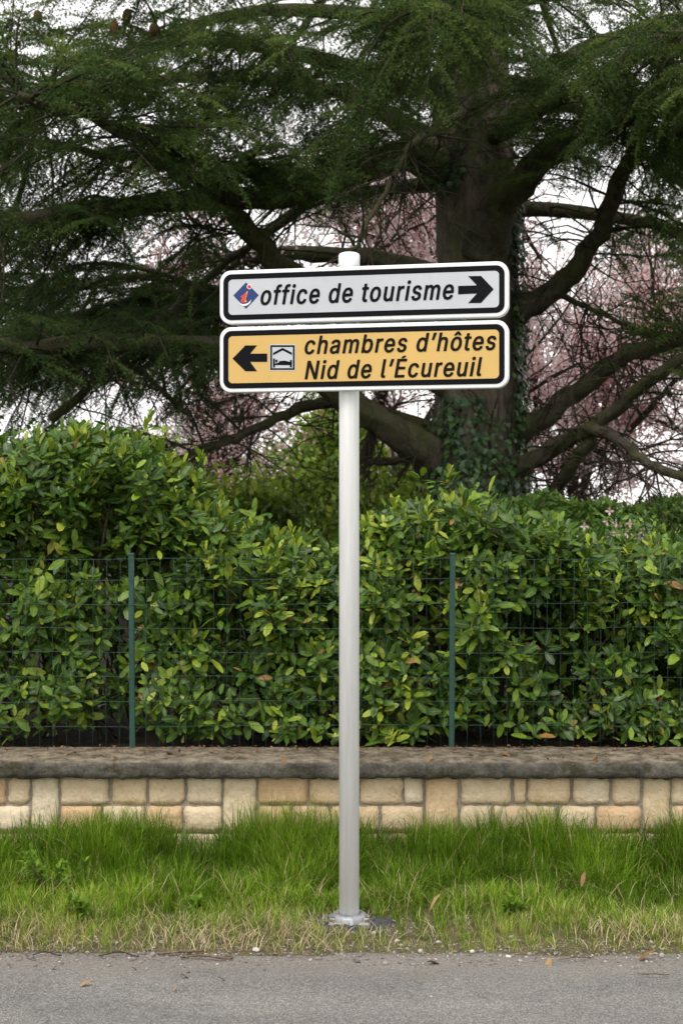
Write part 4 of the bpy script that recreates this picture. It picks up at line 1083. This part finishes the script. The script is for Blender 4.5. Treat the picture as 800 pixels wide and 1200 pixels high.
# far clipped hedge at the right
fh = empty('clipped_hedge', (3.0, 11.2, GARDEN_Z)); tag(fh, 'pale green level hedge behind the laurels at the right, under the low cedar limbs', 'hedge')
n = 15000; rg = np.random.default_rng(31)
x = rg.uniform(0.9, 6.0, n); top = 1.60 + 0.04 * np.sin(x * 5) + 0.03 * np.sin(x * 13)
side = rg.uniform(size=n) < 0.55
z = np.where(side, rg.uniform(0.5, 1, n) ** 0.7 * top, top - np.abs(rg.normal(0, 0.08, n))); y = np.where(side, 10.7 + np.abs(rg.normal(0, 0.12, n)), rg.uniform(10.7, 11.8, n))
T = np.stack([x, y, z], 1) - np.array([3.0, 11.2, GARDEN_Z]); D = rg.normal(0, 1, (n, 3)) + np.array([0, -0.5, 0.6]); Rm = frames(D, rg.normal(0, 1, (n, 3)) + np.array([0, -0.5, 1]))
V, F, A = merge(SV, SF, Rm, T, rg.uniform(0.05, 0.09, n), np.clip(rg.normal(0.55, 0.22, n), 0, 1)); link('foliage', np_mesh('foliage', V, F, A), M_fhedge, fh, 'stuff')
parts = []
for xx in np.arange(-2.0, 3.0, 0.22):
    P = np.array([[xx, 0, -0.05], [xx + 0.05, -0.1, 0.5], [xx - 0.05, -0.2, 1.0]]); parts.append(tube(P, [0.02, 0.014, 0.008], 6))
V, F, A = join(parts); link('stems', np_mesh('stems', V, F, A), M_stem, fh)
# small pink-flowered shrub in front of it
fs = empty('flowering_shrub', tuple(at(725, 620, 9.4)[:2]) + (GARDEN_Z,)); tag(fs, 'small shrub with pale pink flowers behind the laurels near the right edge', 'shrub')
bx_, by_ = fs.location.x, 9.4
n = 2600; u = rg.normal(0, 1, (n, 3)); u /= np.linalg.norm(u, axis=1, keepdims=True); rr = rg.uniform(0.5, 1, n)[:, None] ** 0.5
T = u * rr * np.array([0.42, 0.35, 0.55]) + np.array([0, 0, 0.62])
V, F, A = merge(SV, SF, frames(rg.normal(0, 1, (n, 3)), rg.normal(0, 1, (n, 3)) + np.array([0, 0, 1])), T, rg.uniform(0.04, 0.07, n), rg.uniform(0, 0.9, n)); link('foliage', np_mesh('foliage', V, F, A), M_fhedge, fs, 'stuff')
k_ = rg.choice(n, 150, replace=False); T2 = np.repeat(T[k_] * 1.04, 4, axis=0); ang = np.tile([0, 1.57, 3.14, 4.71], 150); D = np.stack([np.cos(ang), -0.4 + 0 * ang, np.sin(ang)], 1)
V, F, A = merge(SV, SF, frames(D, np.tile([0, -1.0, 0.2], (600, 1))), T2, np.full(600, 0.035), rg.uniform(0, 1, 600)); link('flowers', np_mesh('flowers', V, F, A), M_flower, fs, 'stuff')
parts = [tube(np.array([[0, 0, -0.05], [d_ * 0.1, 0, 0.3], [d_ * 0.3, 0.05 * d_, 0.8]]), [0.015, 0.011, 0.005], 6) for d_ in (-1, -0.4, 0.2, 0.9)]
V, F, A = join(parts); link('stems', np_mesh('stems', V, F, A), M_stem, fs)

# ------------------------------------------------------------------ grass on the verge
gr = np.random.default_rng(4)
def blades(x, y, h, w, lean, az_, tone, z=None):
    n = len(x); z = verge_z(x, y) - 0.006 if z is None else z
    d = np.stack([np.cos(az_), np.sin(az_)], 1); s_ = np.stack([-np.sin(az_), np.cos(az_)], 1)
    V = np.zeros((n, 7, 3))
    for j, (t, ww) in enumerate(((0, 1.0), (0.4, 0.85), (0.75, 0.55))):
        off = lean * h * t * t
        cx_ = x + d[:, 0] * off; cy_ = y + d[:, 1] * off; cz_ = z + h * t * (1 - 0.25 * lean * t)
        for q_, sg in ((0, -1), (1, 1)):
            V[:, 2 * j + q_, 0] = cx_ + sg * s_[:, 0] * w * ww / 2; V[:, 2 * j + q_, 1] = cy_ + sg * s_[:, 1] * w * ww / 2; V[:, 2 * j + q_, 2] = cz_
    off = lean * h; V[:, 6, 0] = x + d[:, 0] * off; V[:, 6, 1] = y + d[:, 1] * off; V[:, 6, 2] = z + h * (1 - 0.3 * lean)
    o_ = (np.arange(n) * 7)[:, None]
    Q = np.concatenate([o_ + np.array([[0, 1, 3, 2]]), o_ + np.array([[2, 3, 5, 4]])]); Tt = o_ + np.array([[4, 5, 6]])
    return V.reshape(-1, 3), [Q, Tt], {'tone': np.repeat(tone, 7)}
def n2(x, y, s_): return np.array([noise.noise(Vector((a * s_, b * s_, 2.2))) for a, b in zip(x, y)])
def grass_field(n, xr):
    x = gr.uniform(-xr, xr, n); y = 4.965 + (6.36 - 4.965) * gr.uniform(0, 1, n) ** 1.0
    # gather in tufts
    tx = np.round(x / 0.075) * 0.075 + 0.03 * np.sin(np.round(y / 0.075) * 12.9); ty = np.round(y / 0.075) * 0.075 + 0.03 * np.sin(np.round(x / 0.075) * 7.1)
    pull = gr.uniform(0.0, 0.75, n); x += (tx - x) * pull; y += (ty - y) * pull
    nn = n2(x, y, 2.6); n3 = n2(x, y, 7.0)
    prof = np.interp(y, [5.0, 5.12, 5.35, 5.6, 5.9, 6.15, 6.36], [0.03, 0.05, 0.08, 0.11, 0.185, 0.225, 0.235])
    h = prof * np.clip(1 + 0.4 * nn + 0.45 * n3, 0.4, 1.7) * gr.uniform(0.5, 1.2, n)
    keep = gr.uniform(size=n) < np.interp(y, [5.0, 5.1, 5.3, 5.6], [0.75, 0.9, 1.0, 1.0]) * np.clip(0.95 + 0.9 * nn, 0.25, 1)
    keep &= ~((np.hypot((x - PX) / 0.17, (y - PY + 0.02) / 0.11) < 1) & (gr.uniform(size=n) < 0.9))
    x, y, h, nn, n3 = x[keep], y[keep], h[keep], nn[keep], n3[keep]; n = len(x)
    tone = np.clip(0.33 + 0.38 * nn + 0.2 * n3 + gr.normal(0, 0.15, n) + np.interp(y, [5.0, 5.45, 5.8], [0.26, 0.2, 0.0]), 0, 0.84)
    tone = np.where(gr.uniform(size=n) < np.interp(y, [5.0, 5.3, 5.5, 6.3], [0.30, 0.18, 0.07, 0.03]), gr.uniform(0.88, 1, n), tone)
    return blades(x, y, h, gr.uniform(0.0018, 0.0042, n) * np.clip(h / 0.1, 0.6, 1.25), gr.uniform(0.1, 0.95, n), gr.uniform(0, 6.28, n), tone)
V, F, A = join([grass_field(125000, 2.1), ])
o_ = link('grass', np_mesh('grass', V, F, A), M_grass); o_['kind'] = 'stuff'; tag(o_, 'long green grass growing on the verge in front of the stone wall', 'grass')
parts = []
for sg in (-1, 1):
    n = 18000; x = sg * gr.uniform(2.05, 6.5, n); y = gr.uniform(5.05, 6.36, n); nn = n2(x, y, 2.6)
    h = np.interp(y, [5.0, 5.35, 5.9, 6.36], [0.03, 0.075, 0.19, 0.2]) * np.clip(1 + 0.6 * nn, 0.4, 1.8) * gr.uniform(0.5, 1.2, n)
    parts.append(blades(x, y, h, np.full(n, 0.006), gr.uniform(0.1, 0.95, n), gr.uniform(0, 6.28, n), np.clip(0.45 + 0.35 * nn + gr.normal(0, 0.18, n), 0, 1)))
V, F, A = join(parts); o_ = link('grass', np_mesh('grass', V, F, A), M_grass); o_['kind'] = 'stuff'; tag(o_, 'grass continuing along the verge to both sides beyond the picture', 'grass')
# straw: bleached bent blades along the road side
n = 13000; x = gr.uniform(-3, 3, n); y = 5.15 + gr.normal(0, 0.13, n); y = np.clip(y, 4.96 + 0.04 * gr.uniform(size=n), 5.6); nn = n2(x, y * 0.3, 2.1)
keep = (gr.uniform(size=n) < np.clip(0.42 + 1.5 * nn + np.where(x < -0.2, 0.05, -0.16), 0.06, 1)); x, y, nn = x[keep], y[keep], nn[keep]; n = len(x)
V, F, A = blades(x, y, gr.uniform(0.02, 0.09, n), gr.uniform(0.0018, 0.0035, n), gr.uniform(0.5, 1.5, n), gr.uniform(0, 6.28, n), gr.uniform(0, 1, n))
n = 1600; x = gr.uniform(-3, 3, n); y = gr.uniform(5.4, 6.2, n); B2 = blades(x, y, gr.uniform(0.06, 0.2, n), gr.uniform(0.002, 0.004, n), gr.uniform(0.5, 1.6, n), gr.uniform(0, 6.28, n), gr.uniform(0, 0.8, n))
V, F, A = join([(V, F, A), B2])
o_ = link('dry_grass', np_mesh('dry_grass', V, F, A), M_straw); o_['kind'] = 'stuff'; tag(o_, 'bleached straw-coloured dry grass lying along the road edge', 'grass')

# gravel along the road edge
bm = bmesh.new(); bmesh.ops.create_icosphere(bm, subdivisions=1, radius=1.0)
gV = np.array([v.co[:] for v in bm.verts]); gF = [np.array([[v.index for v in f.verts] for f in bm.faces])]; bm.free()
n = 6500; x = gr.uniform(-3, 3, n); y = 4.95 + gr.normal(0, 0.075, n); S = gr.gamma(2.0, 0.0013, n)[:, None] * gr.uniform(0.6, 1.4, (n, 3)) + 0.001
S[:, 2] *= 0.6
z = np.where(y < ROAD_E, 0.0, verge_z(x, y)) + S[:, 2] * 0.4
near = gr.uniform(size=n) < 0.12; ang = gr.uniform(0, 6.28, n); rr = 0.09 + np.abs(gr.normal(0, 0.10, n))
x = np.where(near, PX + rr * np.cos(ang) * 1.7, x); y = np.where(near, PY - 0.03 + rr * np.sin(ang) * 0.7, y); z = np.where(near, verge_z(x, y) + 0.002, z)
tone = np.clip(gr.uniform(0, 0.8, n) ** 1.2 + 0.3 * (gr.uniform(size=n) < 0.06), 0, 1)
V, F, A = merge(gV, gF, frames(gr.normal(0, 1, (n, 3)) * np.array([1, 1, 0.15])), np.stack([x, y, z], 1), S, tone)
o_ = link('gravel', np_mesh('gravel', V, F, A), M_gravel); o_['kind'] = 'stuff'; tag(o_, 'loose grey gravel and grit along the broken road edge', 'gravel')

# tarmac patch round the foot of the post
M_patch = soil('dark_tarmac_patch', (0.045, 0.05, 0.058), (0.16, 0.165, 0.18), 60)
bm = bmesh.new(); cv = bm.verts.new((0, 0, 0.022)); rings = []
for q_, (rr_, zz_) in enumerate(((0.09, 0.02), (0.13, 0.014), (0.17, -0.012))):
    ring = []
    for k in range(40):
        a = 2 * math.pi * k / 40; w_ = 1 + 0.16 * math.sin(3 * a + 1) + 0.08 * math.sin(7 * a)
        ring.append(bm.verts.new((rr_ * w_ * math.cos(a), rr_ * 0.62 * w_ * math.sin(a), zz_ + random.uniform(-.004, .004))))
    rings.append(ring)
for k in range(40):
    k2 = (k + 1) % 40; bm.faces.new((cv, rings[0][k], rings[0][k2]))
    for a_, b_ in zip(rings[:-1], rings[1:]): bm.faces.new((a_[k], b_[k], b_[k2], a_[k2]))
o_ = bm_obj('tarmac_patch', bm, M_patch); o_.location = (PX, PY, float(verge_z(PX, PY)) + 0.002); o_['kind'] = 'structure'

# leafy weed in the grass at the left
def weed(px, py, hgt, n, lab, seed):
    g = ground_at(px, py); rg = np.random.default_rng(seed); root = empty('weed_plant', (g.x, g.y, float(verge_z(g.x, g.y))))
    tag(root, lab, 'weed', 'leafy weeds in the verge')
    parts, T, D, S = [], [], [], []
    for k in range(n):
        a = rg.uniform(0, 6.28); l = hgt * rg.uniform(0.7, 1.15); e = np.array([math.cos(a) * l * rg.uniform(0.3, 0.8), math.sin(a) * l * 0.5, l]); m = e * 0.5 + np.array([0, 0, l * 0.12])
        P = catmull([np.zeros(3), m, e], 8); parts.append(tube(P, np.linspace(0.003, 0.0015, 8), 5))
        for q_ in P[2:]:
            for _ in range(3): T.append(q_); D.append(nrm(rg.normal(0, 1, 3) + e * 4 + np.array([0, 0, 0.2]))); S.append(rg.uniform(0.03, 0.055))
    V, F, A = join(parts); link('stems', np_mesh('stems', V, F, A), M_stem, root)
    T = np.array(T); V, F, A = merge(SV * np.array([1, 0.75, 1]), SF, frames(np.array(D)), T, np.array(S), rg.uniform(0, 1, len(T))); link('foliage', np_mesh('foliage', V, F, A), M_weed, root, 'stuff')
weed(60, 1058, 0.19, 16, 'leafy weed standing in the grass at the left edge', 1)
weed(92, 1085, 0.07, 8, 'low spreading weed in front of the tall weed at the left', 2)
weed(225, 1075, 0.06, 7, 'low broad weed in the verge midway between left edge and post', 3)
weed(600, 1080, 0.06, 7, 'low weed in the verge right of the post', 4)

# fallen leaves and twigs
DV = LV2 * np.array([1, 1.15, 2.2]); me_dl = np_mesh('fallen_leaf', DV, LF2, LA2, smooth=True); me_dl.materials.append(M_deadleaf)
fl = [(67, 1133, .035, 'dead leaf on the asphalt at the left, alone near the picture edge'), (110, 1151, .06, 'largest brown leaf lying on the asphalt at the left'), (153, 1134, .03, 'small dead leaf at the asphalt edge left of the pair'),
      (211, 1143, .045, 'upper brown leaf of the pair on the asphalt'), (209, 1156, .032, 'lower brown leaf of the pair on the asphalt'), (256, 1146, .032, 'single small leaf on the asphalt right of the pair'),
      (5, 1100, .08, 'curled brown leaf in the dry grass at the left edge'), (500, 1128, .07, 'brown leaf on the gravel right of the post'), (645, 1123, .06, 'tan leaf on the gravel edge, right of centre'),
      (518, 1048, .055, 'crumpled tan leaf caught upright in the grass right of the post'), (685, 1022, .045, 'tan leaf caught in the grass below the right part of the wall'),
      (313, 980, .06, 'tan leaf in the grass just left of the post'), (770, 1116, .07, 'brown leaf on the verge near the right edge')]
for px, py, sz, lab in fl:
    z = 0.012 if py > 1119 else 0.03
    if py < 1060: z = 0.13
    g = ground_at(px, py, z); o_ = link('fallen_leaf', me_dl); o_.location = g; o_.scale = (sz, sz * 0.85, sz * 1.6)
    o_.rotation_euler = (R(random.uniform(-16, 16)), R(random.uniform(-18, 10)), R(random.uniform(0, 360))); tag(o_, lab, 'leaf', 'fallen leaves')
cop = [(30, 884, 'brown leaf on the coping at the left edge'), (82, 882, 'large dead leaf under the fence at the left'), (131, 886, 'small leaf on the coping left of the left fence post'), (199, 883, 'orange leaf on the coping right of the left fence post'),
       (331, 886, 'dead leaf on the coping left of the sign post'), (548, 884, 'orange-brown leaf on the coping right of the right fence post'), (507, 886, 'small leaf on the coping left of the right fence post'), (585, 882, 'tan leaf on the coping between right fence post and edge'), (700, 886, 'brown leaf on the coping toward the right edge')]
for px, py, lab in cop:
    g = ground_at(px, py, COPE_Z + 0.02); o_ = link('fallen_leaf', me_dl); o_.location = g; o_.scale = (random.uniform(.035, .06),) * 3
    o_.rotation_euler = (R(random.uniform(-20, 20)), R(random.uniform(-20, 15)), R(random.uniform(0, 360))); tag(o_, lab, 'leaf', 'fallen leaves')
n = 1700; x = gr.uniform(-3.2, 3.2, n); y = WALL_Y + 0.30 - np.abs(gr.normal(0, 0.12, n)); y = np.clip(y, WALL_Y - 0.03, 6.72)
V, F, A = merge(SV, SF, frames(gr.normal(0, 1, (n, 3)) * np.array([1, 1, 0.25])), np.stack([x, y, np.full(n, COPE_Z + 0.016)], 1), gr.uniform(0.008, 0.028, n), gr.uniform(0, 1, n))
M_litter = leaf_material('leaf_litter', [(0, (0.07, 0.04, 0.022)), (0.6, (0.2, 0.11, 0.05)), (1, (0.36, 0.2, 0.1))], 0.8, 0.1, spec=0.2)
o_ = link('leaf_litter', np_mesh('leaf_litter', V, F, A), M_litter); o_['kind'] = 'stuff'; tag(o_, 'brown leaf litter scattered on the coping along the foot of the fence', 'litter')
M_dry = bark('dry_stick', (0.16, 0.11, 0.07), (0.4, 0.3, 0.2), (0.3, 0.23, 0.15), 60, 0.3, 1)
for px, py, ln, an, lab in [(212, 1115, .16, 12, 'pale broken stick on the road edge left of the post'), (140, 1118, .14, -3, 'dark thin twig on the road edge at the left'), (52, 1118, .12, 4, 'short dark twig at the road edge near the left border'),
        (242, 1121, .18, 2, 'thin twig lying right of the pale stick'), (350, 1118, .14, -8, 'curved twig at the road edge by the post'), (676, 1122, .13, 22, 'tan twig on the gravel right of centre'), (765, 1141, .1, -6, 'small twig on the asphalt near the right edge')]:
    g = ground_at(px, py, 0.012); t_ = np.linspace(-0.5, 0.5, 9); P = np.stack([t_ * ln, 0.012 * np.sin(t_ * 5 + px), 0.004 * np.cos(t_ * 7)], 1)
    rr_ = (0.005 if 'pale' in lab else 0.0024) * (1 - 0.5 * np.abs(t_)); V, F, A = tube(P, rr_, 7, 0.2, px)
    o_ = link('fallen_twig', np_mesh('fallen_twig', V, F, A, smooth=True), M_dry if 'dark' not in lab else M_twig); o_.location = g; o_.rotation_euler = (0, 0, R(an)); tag(o_, lab, 'twig', 'twigs on the road edge')
bm = bmesh.new(); bmesh.ops.create_icosphere(bm, subdivisions=2, radius=1.0)
for v in bm.verts: v.co *= 1 + 0.25 * noise.noise(v.co * 1.6)
me_peb = bpy.data.meshes.new('pebble'); bm.to_mesh(me_peb); bm.free()
M_peb = conc('pale_pebble', (0.42, 0.4, 0.36), (0.68, 0.66, 0.62), 0.003).m; me_peb.materials.append(M_peb)
for px, py, r_, lab in [(300, 1113, .017, 'white stone at the road edge left of the post'), (553, 1115, .013, 'white stone beside a small one right of the post'), (595, 1121, .012, 'small round white stone at the road edge, right of centre'), (362, 1098, .014, 'whitish stone by the left side of the post foot'), (465, 1103, .014, 'whitish stone by the right side of the post foot'), (505, 1168, .006, 'tiny white stone out on the asphalt right of centre')]:
    g = ground_at(px, py, 0.004); o_ = link('pebble', me_peb); o_.location = g; o_.scale = (r_ * 0.9, r_ * 0.7, r_ * 0.45); o_.rotation_euler = (0, 0, random.uniform(0, 6)); tag(o_, lab, 'stone', 'pale stones on the verge')
